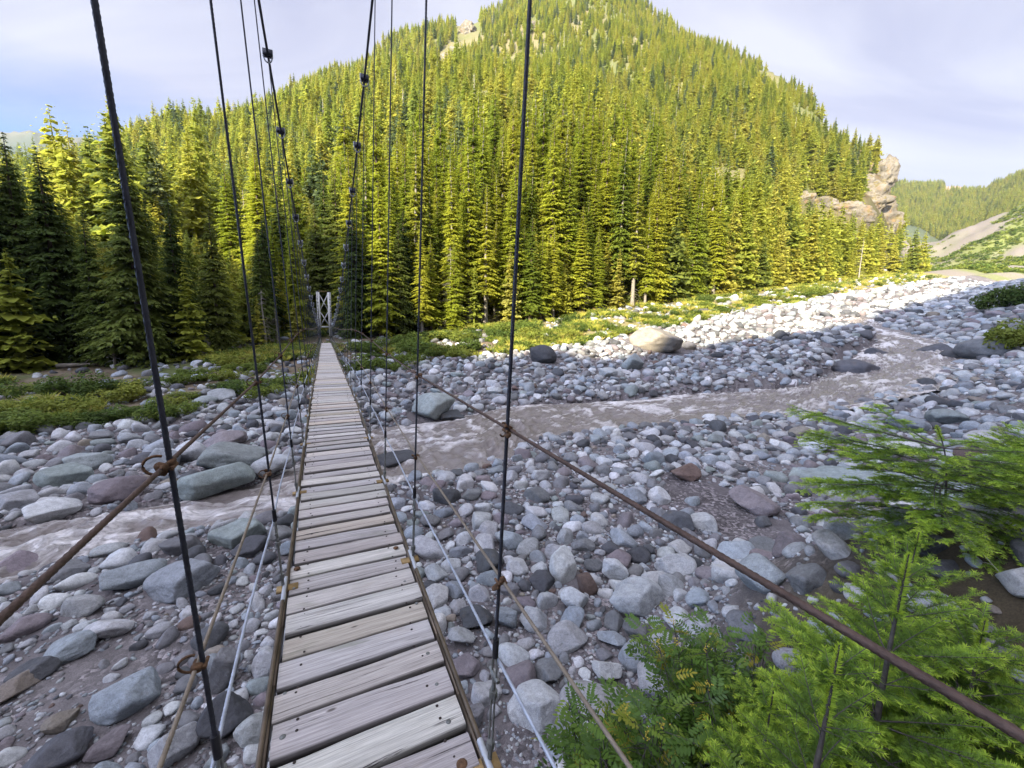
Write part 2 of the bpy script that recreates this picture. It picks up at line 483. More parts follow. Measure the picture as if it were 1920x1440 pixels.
def height(X, Y):
    shp = np.shape(X); X = np.ravel(np.asarray(X, float)); Y = np.ravel(np.asarray(Y, float))
    z = height0(X, Y); r = np.hypot(X, Y)
    k = (r < 110) & (Y > 0)
    if k.any():
        q, i = river_d(X[k], Y[k])
        zk = z[k]; w = 1 - sstep(q, 0.82, 1.18)
        zk = zk + (np.minimum(zk, WZ[i] - 0.35) - zk) * w
        z[k] = zk
    return z.reshape(shp)

def G(x, y, rmin=1.2):
    return march(x, y, height, rmin)
def hz(x, y): return float(height(np.array([x]), np.array([y]))[0])

def rock_mask(X, Y, r, az):
    """bare rock on the mountain (1) / forest (0)"""
    px, py, d = proj(np.stack([X, Y, height0(X, Y)], 1))
    return px, py

# terrain sheet: a polar grid round the viewer, fine in front
azs = np.concatenate([np.linspace(-math.pi, R_(-60), 130)[:-1], np.linspace(R_(-60), R_(60), 760), np.linspace(R_(60), math.pi, 90)[1:]])
rs = np.concatenate([np.linspace(0.3, 2.0, 12)[:-1], 2.0 * (3800 / 2.0) ** np.linspace(0, 1, 400)])
AZ, RR = np.meshgrid(azs, rs, indexing='ij')
TX, TY = RR * np.sin(AZ), RR * np.cos(AZ)
TZ = height(TX, TY)
na, nr = AZ.shape
idx = np.arange(na * nr).reshape(na, nr)
TF = np.stack([idx[:-1, :-1], idx[1:, :-1], idx[1:, 1:], idx[:-1, 1:]], -1).reshape(-1, 4)[:, ::-1]
fx, fy, fz = TX.ravel(), TY.ravel(), TZ.ravel()
azf, rf = AZ.ravel(), RR.ravel()
pn = np.stack([fx, fy, 0 * fx], 1)
rbf, rtf, rrf = tab(TB, azf, 1), tab(TT, azf, 1), tab(RID, azf, 1)
n1, n2 = fbm(pn * 0.35, 4, 31), fbm(pn * 1.7, 4, 33)
def lerp(a, b, t): return a + (b - a) * np.clip(t, 0, 1)[:, None]
def C(*c): return np.array([c], float)
tcol = lerp(C(.165, .150, .150), C(.125, .112, .115), 0.5 + n1 * 1.2)
front = fy > 0
bank = sstep(rf, rbf * 0.93, rbf * 1.06) * front
soil = lerp(C(.115, .085, .058), C(.18, .145, .105), 0.5 + n2 * 1.6)
soil = lerp(soil, C(.085, .10, .035), 0.10 + n1 * 2.2)
soil = lerp(soil, lerp(C(.21, .20, .06), C(.26, .22, .12), .5 + n2), sstep(azf, .0, .12))
tcol = lerp(tcol, soil, bank)
wood = sstep(rf, rtf * 0.98, rtf * 1.08) * front
floor_ = lerp(C(.070, .058, .032), C(.085, .085, .032), 0.5 + n2)
big = fbm(pn * 0.03, 4, 41)
hill = lerp(C(.105, .112, .040), C(.16, .135, .07), 0.35 + big * 1.5)
hill = lerp(hill, lerp(C(.15, .095, .05), C(.19, .155, .11), .5 + n2), sstep(azf, .60, .66) * (rf > 130) * (rf < 420))
floor_ = lerp(floor_, hill, sstep(rf, rtf * 1.25, rtf * 2.0))
tcol = lerp(tcol, floor_, wood)
kf = front & inside(SLP, azf) & (rf > 300) & (rf < 900)
sc_ = lerp(C(.16, .18, .055), C(.20, .175, .15), 0.5 + fbm(pn * np.array([[.018, .018, 1]]), 5, 51) * 3.0)
tcol[kf] = sc_[kf]
kf = front & (rf > 900) & inside(FR, azf)
fr_ = lerp(C(.05, .065, .04), C(.10, .11, .06), 0.4 + fbm(pn * 0.006, 4, 52) * 1.5); tcol[kf] = fr_[kf]
ppx_, ppy_, _d = proj(np.stack([fx, fy, fz], 1))
kf = front & (rf > 1500) & (np.hypot((azf - .785) / .035, (fz - tab(FR, azf, 2)) / 45) < 1)
tcol[kf] = C(.30, .20, .17)
kf = front & (rf > 900) & (azf < FAR[0][-1])
tcol[kf] = lerp(C(.055, .07, .055), C(.11, .11, .085), 0.4 + fbm(pn * 0.006, 4, 53) * 1.5)[kf]
nearbank = sstep(fx, 1.6, 3.2) * (1 - sstep(fy, 3.6, 6)) * (fy > -3)
tcol = lerp(tcol, lerp(C(.045, .036, .026), C(.08, .065, .04), 0.5 + n2), nearbank)
rockiness = (1 - bank) * (1 - nearbank) * front
tm = mesh_np('terrain', np.stack([fx, fy, fz], 1), TF, True, {'col': tcol, 'stony': rockiness})
m = M('terrain_ground', 0.95, 0.15)
P = m.coord('Position')
c = m.attr('col')
c = m.mix(1.0, c, m.ramp(m.noise(P, 2.4, 6, 0.7), ((0.3, .68), (0.7, 1.25))), 'MULTIPLY')
peb = m.voro(P, 16.0); pebc = m.voro(P, 16.0, out='Color')
sepc = m.n('ShaderNodeSeparateColor'); m.l(pebc, sepc.inputs[0])
pm = m.math('MULTIPLY', m.attr('stony', 'Fac'), m.ramp(m.noise(P, 0.9, 4, 0.6), ((0.42, 0.0), (0.56, 1.0))))
pc = m.mix(1.0, c, m.ramp(sepc.outputs[0], ((0.0, .55), (0.6, 1.0), (0.85, 1.9), (1.0, 2.4))), 'MULTIPLY')
c = m.mix(pm, c, pc)
sp = m.noise(P, 60, 2, 0.6)
c = m.mix(1.0, c, m.ramp(sp, ((0.3, .75), (0.7, 1.2))), 'MULTIPLY')
m.color(c)
hgt = m.math('MULTIPLY', m.math('SUBTRACT', 0.5, peb), pm)
b1 = m.bump(hgt, 0.7, 0.04)
m.bump(m.noise(P, 9, 6, 0.7), 0.5, 0.05, b1)
structure(link('riverbed_and_mountain_terrain', tm, m.m))

# ------------------------------------------------------------------ river water
na_ = 96
NRW = 1400
tt = np.linspace(0, NR - 1, NRW); ii = np.arange(NR)
def up_(a): return np.stack([np.interp(tt, ii, a[:, k]) for k in range(a.shape[1])], 1)
A2, B2 = up_(DA), up_(DB); wz = np.interp(tt, ii, WZ)
u = np.linspace(-0.16, 1.16, na_)
Vw = A2[:, None] + (B2 - A2)[:, None] * u[None, :, None]
Vw[..., 2] = wz[:, None]
seg = np.linalg.norm(np.diff((A2 + B2)[:, :2] / 2, axis=0), axis=1); along = np.concatenate([[0], np.cumsum(seg)])
wid = np.linalg.norm((B2 - A2)[:, :2], axis=1)
flow = np.stack([np.broadcast_to(along[:, None], (NRW, na_)), u[None] * wid[:, None], np.zeros((NRW, na_))], -1)
fp = flow.reshape(-1, 3)
prof = np.clip(1 - (np.abs(u - 0.5) * 2) ** 4, 0, 1)
rapid = 0.55 + 0.75 * np.clip(fbm(fp * np.array([.12, .18, 1]), 3, 71) + .15, -0.3, 1)
wv = fbm(fp * np.array([.55, .75, 1]), 3, 61) * 0.30 + (1 - np.abs(fbm(fp * np.array([1.1, 1.7, 1]), 3, 62)) * 2) * 0.26 + fbm(fp * np.array([3.2, 4.5, 1]), 3, 63) * 0.12
Vw[..., 2] += (wv * rapid).reshape(NRW, na_) * (0.3 + 0.7 * prof[None])
Vw[..., 2] -= 0.10 * (1 - prof[None])
iw = np.arange(NRW * na_).reshape(NRW, na_)
Fq = np.stack([iw[:-1, :-1], iw[1:, :-1], iw[1:, 1:], iw[:-1, 1:]], -1).reshape(-1, 4)
def nz_(q): return (q - q.mean()) / (q.std() + 1e-9)
warp = np.stack([fbm(fp * .5, 2, 67), fbm(fp * .5 + 9, 2, 68), 0 * fp[:, 0]], 1) * .9
score = nz_(fbm((fp + warp) * np.array([.22, .55, 1]), 3, 66)) * .55 + nz_(wv) * .55 + nz_(1 - np.abs(fbm((fp + warp) * np.array([.75, 1.7, 1]), 3, 69))) * .75
p50, p97 = np.percentile(score, (48, 96))
foam = sstep(score, p50, p97)
calm = sstep(fp[:, 0] * 0 + np.repeat(u, 1)[None].repeat(NRW, 0).ravel(), 0.75, 1.0)
wm = mesh_np('river', Vw.reshape(-1, 3), Fq, True, {'foam': foam, 'flow': np.concatenate([fp * 0.1, np.ones((len(fp), 1))], 1)})
m = M('silty_water', 0.22, 0.5)
fl = m.attr('flow', 'Vector')
mp_ = m.n('ShaderNodeMapping'); mp_.inputs['Scale'].default_value = (8, 15, 1); m.l(fl, mp_.inputs[0])
f1 = m.noise(mp_.outputs[0], 1.1, 7, 0.68, 1.2)
f2 = m.noise(mp_.outputs[0], 5.0, 6, 0.7, 1.6)
fil = m.ramp(m.noise(mp_.outputs[0], 2.3, 5, 0.65, 2.6), ((.470, 0.0), (.500, 1.0), (.530, 0.0)))
fil2 = m.ramp(m.noise(mp_.outputs[0], 6.5, 4, 0.65, 2.2), ((.465, 0.0), (.5, .8), (.535, 0.0)))
f3 = m.voro(mp_.outputs[0], 2.6, 'DISTANCE_TO_EDGE')
patch = m.attr('foam', 'Fac')
lines = m.math('ADD', m.math('MULTIPLY', fil, 0.5), m.math('MULTIPLY', fil2, 0.5))
fm = m.math('MULTIPLY', patch, m.ramp(f2, ((0.30, 0.25), (0.60, 1.15))))
fm = m.math('ADD', fm, m.math('MULTIPLY', lines, m.math('ADD', 0.06, m.math('MULTIPLY', patch, 0.6))), True)
base = m.mix(m.ramp(m.noise(mp_.outputs[0], 1.4, 5, .65, .8), ((.3, 0), (.7, 1))), (.165, .140, .128), (.275, .240, .222))
m.color(m.mix(fm, base, (.78, .74, .72)))
m.put(m.b.inputs['Roughness'], m.ramp(fm, ((0, .20), (1, .85))))
b1 = m.bump(f1, 0.6, 0.12)
b2 = m.bump(f2, 0.9, 0.06, b1)
m.bump(fm, 0.6, 0.03, b2)
structure(link('river_water', wm, m.m))

# ------------------------------------------------------------------ stones
def polyrock(Vu, seed, k=9, nf=9, noise=0.06, dims=(1, .85, .7), fine=0.0, lo=.62):
    """a rounded polyhedron: soft minimum over random facets"""
    g = np.random.default_rng(seed)
    N = g.normal(size=(nf, 3)); N /= np.linalg.norm(N, axis=1)[:, None]
    N = np.concatenate([N, -N[: nf // 2] + g.normal(size=(nf // 2, 3)) * .25]); N /= np.linalg.norm(N, axis=1)[:, None]
    D = g.uniform(lo, 1.0, len(N))
    q = np.clip(Vu @ N.T, 0, None) / D
    r = (np.sum(q ** k, axis=1) + 0.9 ** k) ** (-1 / k)
    V = Vu * r[:, None]
    off = g.uniform(0, 50, 3)
    V = V * (1 + noise * fbm(Vu * 1.6 + off, 3, seed))[:, None]
    if fine:
        ridg = 1 - np.abs(fbm(Vu * 3.2 + off, 5, seed + 5)) * 2
        V = V * (1 + fine * ridg)[:, None] * (1 + fine * 0.5 * fbm(Vu * 9 + off, 3, seed + 9))[:, None]
    V = V - (V.max(0) + V.min(0)) / 2
    V = V / np.abs(V).max(0) * np.array(dims)
    return V

PALE, BLUE, MID, DARK, MAUVE, RED, GREEN, TAN, WHITE = 'pale grey', 'blue-grey', 'mid-grey', 'dark grey', 'mauve-grey', 'rust-red', 'greenish grey', 'tan', 'whitish'
HUE = {PALE: (.375, .38, .385), BLUE: (.275, .30, .325), MID: (.185, .185, .19), DARK: (.088, .090, .097), MAUVE: (.215, .185, .195), RED: (.150, .105, .088),
       GREEN: (.255, .285, .280), TAN: (.24, .21, .175), WHITE: (.51, .515, .52)}
KINDS = [PALE, BLUE, MID, DARK, MAUVE, RED, GREEN, TAN, WHITE]
PROB = np.array([.30, .22, .18, .105, .055, .008, .04, .010, .12]); PROB /= PROB.sum()
VAR = 26
def stone_mesh(i, sub, name):
    g = np.random.default_rng(900 + i)
    dims = (1, g.uniform(.62, .95), g.uniform(.5, .8))
    V = polyrock(ICO[sub][0], 300 + i, k=g.choice([11, 20, 36]), nf=int(g.integers(5, 9)), noise=.07, lo=.55, dims=dims, fine=0.012 if sub > 3 else 0)
    return V
BASE = {s: [stone_mesh(i, s, '') for i in range(VAR)] for s in (2, 3, 4)}
boulder_me = []
for i in range(VAR):
    me = mesh_np('boulder', BASE[4][i], ICO[4][1], True); me.materials.append(MAT_STONE_OBJ); boulder_me.append(me)

placed = {}                      # grid hash over (azimuth, log r)
CELL = 0.05
stones = []                      # (az, logr, rad_ang, x, y, size)
def near(az, lr, ra):
    ci, cj = int(math.floor(az / CELL)), int(math.floor(lr / CELL))
    n_ = int(math.ceil((ra + 0.13) / CELL))
    for a in range(ci - n_, ci + n_ + 1):
        for b in range(cj - n_, cj + n_ + 1):
            for (qa, ql, qr) in placed.get((a, b), ()):
                lim = (ra + qr) * (0.86 if min(ra, qr) > 0.5 * max(ra, qr) else 0.93)
                if (qa - az) ** 2 + (ql - lr) ** 2 < lim * lim: return True
    return False
def put(az, lr, ra): placed.setdefault((int(math.floor(az / CELL)), int(math.floor(lr / CELL))), []).append((az, lr, ra))

def tint(kind, g):
    c = np.array(HUE[kind]) * g.uniform(.82, 1.18) * np.array([g.uniform(.97, 1.03), 1, g.uniform(.97, 1.04)])
    return c

# boulders one can point at: (px, py of the centre, width, height in photo pixels, colour, facets seed, label)
LAND = [
 (1195, 1118, 96, 92, PALE, 1, 'biggest rounded pale boulder with fine swirling veins, on the near gravel bar'),
 (1055, 1066, 50, 78, WHITE, 2, 'tall pale boulder standing upright behind the rust-red stone'),
 (1100, 1095, 39, 50, RED, 3, 'egg-shaped rust-red stone wedged between white boulders'),
 (1076, 1124, 52, 60, WHITE, 4, 'white boulder leaning just in front of the rust-red stone'),
 (1153, 1067, 46, 58, WHITE, 5, 'white boulder with a pointed top behind the biggest pale boulder'),
 (1265, 1058, 72, 62, PALE, 6, 'broad pale boulder just under the rusty guy rope'),
 (1259, 1098, 48, 48, PALE, 7, 'square-shouldered pale boulder beside the biggest rounded one'),
 (1064, 1196, 74, 50, PALE, 8, 'long pale oval boulder in front of the white cluster'),
 (1146, 1192, 52, 42, BLUE, 9, 'smooth grey egg boulder next to the long pale oval one'),
 (1193, 1181, 50, 46, MID, 10, 'veined mid-grey boulder touching the shrub top'),
 (1137, 1255, 54, 56, WHITE, 11, 'white half-buried boulder with a mud line, above the shrub'),
 (1384, 1042, 84, 74, BLUE, 12, 'large blocky blue-grey boulder left of the fir sapling tips'),
 (1412, 941, 82, 44, MAUVE, 13, 'long pinkish boulder lying on the wet sand patch'),
 (1285, 886, 52, 46, RED, 14, 'rough dark rust-red boulder by the sand patch'),
 (1319, 979, 46, 42, WHITE, 15, 'white faceted boulder at the lower end of the sand patch'),
 (1268, 978, 62, 54, DARK, 16, 'dark angular boulder next to the white faceted one'),
 (1236, 929, 40, 40, WHITE, 17, 'white cube-like boulder on the gravel beside the sand patch'),
 (1190, 930, 42, 40, BLUE, 18, 'flat blue-grey stone standing on edge near the white cube-like one'),
 (1005, 1312, 104, 84, WHITE, 19, 'big chalky white boulder below the deck edge near the shrub'),
 (1110, 1335, 130, 70, PALE, 20, 'wide pale boulder behind the leafy shrub'),
 (866, 1246, 66, 52, MAUVE, 21, 'smooth lozenge-shaped grey stone beside the deck rail'),
 (866, 1192, 50, 46, PALE, 22, 'angular pale block beside the deck rail'),
 (893, 1155, 60, 52, DARK, 23, 'dark pitted lava boulder under the lower hand rope'),
 (948, 1160, 42, 50, BLUE, 24, 'blue-grey block behind the near hanger rope'),
 (889, 1347, 38, 52, MID, 25, 'rounded grey boulder beside the bracket of the near hanger'),
 (225, 918, 80, 60, MAUVE, 26, 'large smooth mauve boulder on the edge of the rapids'),
 (124, 892, 76, 52, GREEN, 27, 'big olive-green boulder in the row along the far water edge'),
 (168, 868, 64, 32, GREEN, 28, 'flat greenish slab resting behind the olive-green boulder'),
 (102, 956, 72, 46, WHITE, 29, 'white boulder with a dark wet foot at the water edge'),
 (28, 942, 62, 34, PALE, 30, 'pale lavender boulder at the downstream end of the row'),
 (305, 864, 54, 58, BLUE, 31, 'upright blue-grey boulder behind the near hanger rope'),
 (362, 848, 58, 56, WHITE, 32, 'bright white boulder crossed by the rusty guy rope'),
 (424, 828, 68, 36, MAUVE, 33, 'domed mauve boulder above the pale teal slab'),
 (442, 862, 108, 42, GREEN, 34, 'long flat teal slab of layered rock'),
 (408, 905, 118, 40, GREEN, 35, 'low teal slab sloping into the rapids'),
 (508, 873, 74, 50, PALE, 36, 'black and white boulder on the water edge beside the deck'),
 (742, 872, 84, 50, DARK, 37, 'wet black boulder with white water pouring over it'),
 (813, 765, 78, 66, GREEN, 38, 'big greenish boulder alone on the far water edge'),
 (850, 780, 44, 26, DARK, 39, 'wet dark stone at the foot of the big greenish boulder'),
 (1228, 641, 92, 46, TAN, 40, 'huge tan slab standing in sunshine on the far gravel'),
 (1018, 666, 50, 40, DARK, 41, 'dark jagged boulder at the edge of the far bushes'),
 (1185, 683, 40, 42, GREEN, 42, 'tall greenish boulder in the shade below the sunlit slab'),
 (40, 1062, 96, 90, MAUVE, 43, 'huge brownish boulder dividing the rapids downstream'),
 (126, 1066, 60, 44, MID, 44, 'grey dome on the near edge of the rapids'),
 (201, 1177, 74, 48, WHITE, 45, 'white wedge-shaped boulder on the near sand'),
 (128, 1214, 76, 52, BLUE, 46, 'long grey boulder half sunk in the near sand'),
 (240, 1303, 96, 84, BLUE, 47, 'long slanting grey slab on the near sand'),
 (331, 1396, 76, 92, PALE, 48, 'tall pale boulder beside the foot of the near hanger'),
 (424, 1345, 84, 96, DARK, 49, 'dark slab under the silver cable'),
 (500, 1246, 46, 64, WHITE, 50, 'white boulder squeezed against the deck rail'),
 (477, 1366, 62, 62, PALE, 51, 'round pale boulder tucked under the deck edge'),
 (420, 1262, 56, 90, MID, 52, 'slender grey slab beside the silver cable'),
 (30, 1290, 66, 26, TAN, 53, 'tan plank-like stone lying at the sand edge'),
 (116, 1352, 50, 28, TAN, 54, 'yellowish flat stone on the near sand'),
 (64, 1258, 68, 44, DARK, 55, 'dark angular boulder above the plank-like stone'),
 (255, 1075, 90, 56, BLUE, 56, 'flat grey ledge of rock on the near water edge'),
 (345, 1085, 110, 60, BLUE, 57, 'wide blue-grey slab behind the guy rope'),
 (448, 1005, 90, 52, GREEN, 58, 'teal slab awash on the near edge of the rapids'),
 (470, 1025, 60, 50, DARK, 59, 'dark block resting on the teal slab'),
 (1645, 664, 38, 22, DARK, 60, 'dark pyramid-shaped stone in the middle of the upstream rapids'),
 (1604, 699, 72, 18, DARK, 61, 'low flat dark rock awash in the upstream rapids'),
 (1752, 659, 52, 20, DARK, 62, 'low black rock at the far side of the upstream channel'),
 (1784, 668, 40, 24, DARK, 63, 'dark block between two bigger rocks in the upstream channel'),
 (1848, 660, 84, 38, MID, 64, 'big square dark boulder beside the upstream bush'),
 (1638, 841, 78, 40, WHITE, 65, 'bigger of two white boulders above the pale rock sheet'),
 (1694, 842, 60, 40, WHITE, 66, 'smaller of two white boulders above the pale rock sheet'),
 (1526, 833, 50, 40, WHITE, 67, 'white six-sided boulder at the head of the sand patch'),
 (1851, 827, 62, 26, PALE, 68, 'pale humped boulder beyond the fir sapling top'),
 (1776, 784, 62, 36, GREEN, 69, 'dark greenish tilted slab behind the fir sapling top'),
 (1632, 798, 38, 30, PALE, 70, 'pale boulder in the bouldery bar above the white pair'),
 (1700, 798, 60, 34, BLUE, 71, 'long leaning blue-grey boulder above the white pair'),
 (110, 1410, 96, 62, DARK, 72, 'dark flaky boulder in the nearest sand corner'),
 (205, 1395, 66, 48, MAUVE, 73, 'mauve-grey stone on the nearest sand'),
 (1475, 1355, 80, 60, PALE, 74, 'pale boulder showing through the leaves between shrub and fir'),
 (1310, 1180, 60, 40, PALE, 75, 'pale flat boulder behind the shrub twigs'),
 (385, 752, 40, 24, GREEN, 76, 'cracked greenish boulder among the far bushes'),
 (416, 742, 42, 30, PALE, 77, 'paler cracked boulder next to the greenish one among bushes'),
 (1140, 700, 34, 24, PALE, 78, 'pale stone on the far shore by the water'),
 (925, 735, 34, 22, PALE, 79, 'pale triangular stone on the far shore by the water'),
]
def set_boulder(o, x, y, cz, yaw, tilt, sx, sy, sz):
    o.location = (x, y, cz); o.scale = (sx, sy, sz)
    o.rotation_euler = (tilt[0], tilt[1], yaw)
for (px, py, w, h, kind, sd, lab) in LAND:
    g = np.random.default_rng(5000 + sd)
    foot = G(px, py + h * 0.22)
    D = foot @ Fw
    wm_ = w * D / FPX * 0.52
    e = math.atan2(-foot[2], math.hypot(foot[0], foot[1]))
    dep = wm_ * 0.85
    hm = max((h * D / FPX * 0.5 - dep * math.sin(e) * 0.75) / max(math.cos(e), .3), 0.5 * wm_)
    V = polyrock(ICO[5][0], 4000 + sd, k=20, nf=int(g.integers(6, 10)), noise=.08, dims=(1, 1, 1), fine=0.024, lo=.52)
    hd = math.atan2(foot[0], foot[1])
    V = V * np.array([wm_, dep, hm])
    me = mesh_np('boulder', V, ICO[5][1], True); me.materials.append(MAT_STONE_OBJ)
    # coordinates of the stone texture follow the size of the stone
    s = wm_
    me.transform(Matrix.Scale(1 / s, 4))
    o = link('boulder', me)
    o.scale = (s, s, s)
    dirh = np.array([math.sin(hd), math.cos(hd)])
    o.location = (foot[0], foot[1], hz(foot[0], foot[1]) + hm * 0.55)
    o.rotation_euler = (0, 0, -hd)
    o.color = tuple(tint(kind, g)) + (1,)
    tag(o, lab, 'boulder')
    lr = math.log(math.hypot(foot[0], foot[1])); ra = max(wm_, dep) / math.hypot(foot[0], foot[1])
    for k in (-.45, 0, .45):
        put(hd + k * ra, lr, ra * .75)

# the long pale rock sheet on the near bank: keep stones off it
SLABC = G(1690, 925)
slab_hd = math.atan2(SLABC[0], SLABC[1])
SLAB_R = np.linalg.norm(G(1900, 930) - G(1500, 905)) / 2
def on_slab(x, y):
    dx, dy = x - SLABC[0], y - SLABC[1]
    a = (dx * math.cos(slab_hd) - dy * math.sin(slab_hd)) / (SLAB_R * 1.1); b = (dx * math.sin(slab_hd) + dy * math.cos(slab_hd)) / (SLAB_R * .56)
    return a * a + b * b < 1

BRT0 = np.array([math.cos(YAW), math.sin(YAW)])
# candidates
NC = 230000
ca = rng.uniform(R_(-57), R_(57), NC); cl = np.log(2.8) + (math.log(270) - math.log(2.8)) * rng.uniform(0, 1, NC) ** 0.9
cr = np.exp(cl); cX, cY = cr * np.sin(ca), cr * np.cos(ca)
cq, _ = river_d(cX, cY); cq[cr > 110] = 9
rB = tab(TB, ca, 1)
sandn = fbm(P2(cX, cY, .33), 3, 81)
spx = rng.uniform(0, 1, NC)
# size spectrum: metres, with a floor of a few picture elements
smin = np.maximum(0.055, 4.2 * cr / FPX); smax = np.clip(0.46 + 0.014 * cr, 0.46, 2.2)
alpha = 1.95
csz = (smin ** (1 - alpha) + spx * (smax ** (1 - alpha) - smin ** (1 - alpha))) ** (1 / (1 - alpha))
csz[rng.uniform(0, 1, NC) < 0.03] *= 1.5
near_left = (cX * BRT0[0] + cY * BRT0[1] < -.2) & (cr < 9)
csz = np.where(near_left & (csz > .26), csz * .62, csz)
order = np.argsort(-csz / cr)
sand_spots = [(G(1335, 935), 1.35), (G(1400, 985), 1.1), (G(1290, 915), .9), (G(110, 1250), .8), (G(160, 1320), .6), (G(300, 1250), .45), (G(960, 930), .5), (G(1180, 960), .5), (G(980, 1390), .45), (G(150, 1400), .6), (G(1440, 880), 1.0), (G(430, 1120), .4)]
for i in order:
    if csz[i] / cr[i] < 3.6 / FPX: continue
    x, y, r = cX[i], cY[i], cr[i]
    lim = rB[i]
    pr = 1.0
    if r > lim * 0.98: pr = 0.16 if r < lim * 1.4 else (.05 if r < lim * 1.7 else 0)
    if x > 2.2 and y < 4.5: pr *= .25
    if ca[i] > 0.86 and r > 16 and r < 60: pr *= 0.5
    q = cq[i]
    if q < 0.93: pr *= 0.012 if csz[i] / cr[i] > 14 / FPX else 0
    elif q < 1.0: pr *= .5
    if sandn[i] < -0.33: pr *= 0.3
    for sp_, sr_ in sand_spots:
        if (x - sp_[0]) ** 2 + (y - sp_[1]) ** 2 < sr_ * sr_: pr *= .03
    if pr < 1 and rng.uniform() > pr: continue
    if on_slab(x, y): continue
    ra = csz[i] / r * 0.5 * .95
    if near(ca[i], cl[i], ra): continue
    put(ca[i], cl[i], ra)
    stones.append((csz[i] / r, x, y, csz[i] * .5, ca[i], r))
    if len(stones) > 24000: break
stones.sort(reverse=True)
sx_, sy_ = np.array([s[1] for s in stones]), np.array([s[2] for s in stones])
sz_ = height(sx_, sy_)
print('stones', len(stones))

BRD = np.array([-math.sin(YAW), math.cos(YAW)])     # direction of the bridge axis
BRT = np.array([math.cos(YAW), math.sin(YAW)])
def zone(x, y):
    t = x * BRT[0] + y * BRT[1]; s = x * BRD[0] + y * BRD[1]
    q, i = river_d(np.array([x]), np.array([y])); i = int(i[0])
    A, B = DA[i][:2], DB[i][:2]
    far_side = ((np.array([x, y]) - A) @ (B - A)) / ((B - A) @ (B - A)) > 0.5
    r = math.hypot(x, y)
    if q[0] < 1: return 'standing in the muddy rapids'
    if t < 0.2:
        return 'on the far shore downstream of the deck' if far_side else 'on the near shore downstream of the deck'
    if far_side:
        return 'on the far shore upstream of the deck' if r < 46 else 'far up the boulder-strewn valley floor'
    if x > 14: return 'on the bouldery bar beyond the pale rock sheet'
    return 'on the near gravel bar upstream of the deck' if r > 7.5 else 'right below the near hand ropes'
NOBJ = 300 - len(LAND)
shape_word = {}
for k in range(VAR):
    d = BASE[4][k].max(0); shape_word[k] = 'flattish' if d[2] < .58 else ('long' if d[1] < .72 else 'rounded')
free = []
for j, (sa_, x, y, rad, az, r) in enumerate(stones[:NOBJ]):
    kind = rng.choice(KINDS, p=PROB); v = int(rng.integers(VAR))
    o = link('boulder', boulder_me[v])
    set_boulder(o, x, y, sz_[j] + rad * .16, rng.uniform(0, 6.28), (rng.normal(0, .16), rng.normal(0, .16)), rad, rad, rad)
    g = rng
    o.color = tuple(tint(kind, rng)) + (1,)
    lab = f'{kind} {shape_word[v]} boulder {zone(x, y)}'
    tag(o, lab, 'boulder', lab.replace(' boulder ', ' boulders '))
# the rest: thousands of small stones, one mass
mb = MB()
for j in range(NOBJ, len(stones)):
    sa_, x, y, rad, az, r = stones[j]
    kind = rng.choice(KINDS, p=PROB); v = int(rng.integers(VAR))
    sub = 3 if sa_ > 15 / FPX else 2
    a, tx, ty = rng.uniform(0, 6.28), rng.normal(0, .25), rng.normal(0, .25)
    rot = np.array(Matrix.Rotation(a, 3, 'Z') @ Matrix.Rotation(tx, 3, 'X') @ Matrix.Rotation(ty, 3, 'Y'))
    V = BASE[sub][v] * rad @ rot.T + np.array([x, y, sz_[j] + rad * .12])
    mb.add(V, ICO[sub][1], col=np.tile(tint(kind, rng), (len(V), 1)))
# and grit: pebbles scattered over the nearest sand
NG = 16000
ga = rng.uniform(R_(-56), R_(48), NG); gr = np.exp(rng.uniform(math.log(3.0), math.log(17), NG)); gx, gy = gr * np.sin(ga), gr * np.cos(ga)
gq, _ = river_d(gx, gy); gz = height(gx, gy); gs = rng.uniform(.012, .035, NG) * np.clip(gr / 6, .8, 2); gn = fbm(P2(gx, gy, .8), 3, 83)
PEB = [polyrock(ICO[2][0], 700 + i, dims=(1, .8, .6)) for i in range(6)]
keep = (gq > .97) & (gn > -.2) & (gr < tab(TB, ga, 1)) & ~((gx > 2.2) & (gy < 4.5))
for sp_, sr_ in sand_spots[:3]: keep &= ((gx - sp_[0]) ** 2 + (gy - sp_[1]) ** 2 > (sr_ * .85) ** 2)
for j in np.nonzero(keep)[0]:
    kind = rng.choice(KINDS, p=PROB); a = rng.uniform(0, 6.28); c_, s_ = math.cos(a), math.sin(a)
    V = PEB[j % 6] * gs[j]
    V = np.stack([V[:, 0] * c_ - V[:, 1] * s_ + gx[j], V[:, 0] * s_ + V[:, 1] * c_ + gy[j], V[:, 2] + gz[j] + gs[j] * .1], 1)
    mb.add(V, ICO[2][1], col=np.tile(tint(kind, rng), (len(V), 1)))
so_ = link('river_cobbles', mb.mesh('river_cobbles', True), MAT_STONE_COL)
stuff(so_)

# the pale rock sheet: a low dome of bedrock that rises out of the gravel
NU, NV = 120, 80
uu, vv = np.meshgrid(np.linspace(-1, 1, NU), np.linspace(-1, 1, NV), indexing='ij')
hdv = np.array([math.sin(slab_hd), math.cos(slab_hd)]); rtv = np.array([math.cos(slab_hd), -math.sin(slab_hd)])
lx, ly = uu * SLAB_R * 1.25, vv * SLAB_R * .62
Xs = SLABC[0] + lx * rtv[0] + ly * hdv[0]; Ys = SLABC[1] + lx * rtv[1] + ly * hdv[1]
pq = np.stack([Xs.ravel(), Ys.ravel(), 0 * Xs.ravel()], 1)
edge_n = fbm(pq * .55, 4, 96).reshape(uu.shape) * .38
dome = np.clip(1 - np.sqrt(uu ** 2 + (vv * 1.05) ** 2) - edge_n, -.4, 1)
step_ = fbm(pq * np.array([.9, 1.6, 1]), 4, 97).reshape(uu.shape)
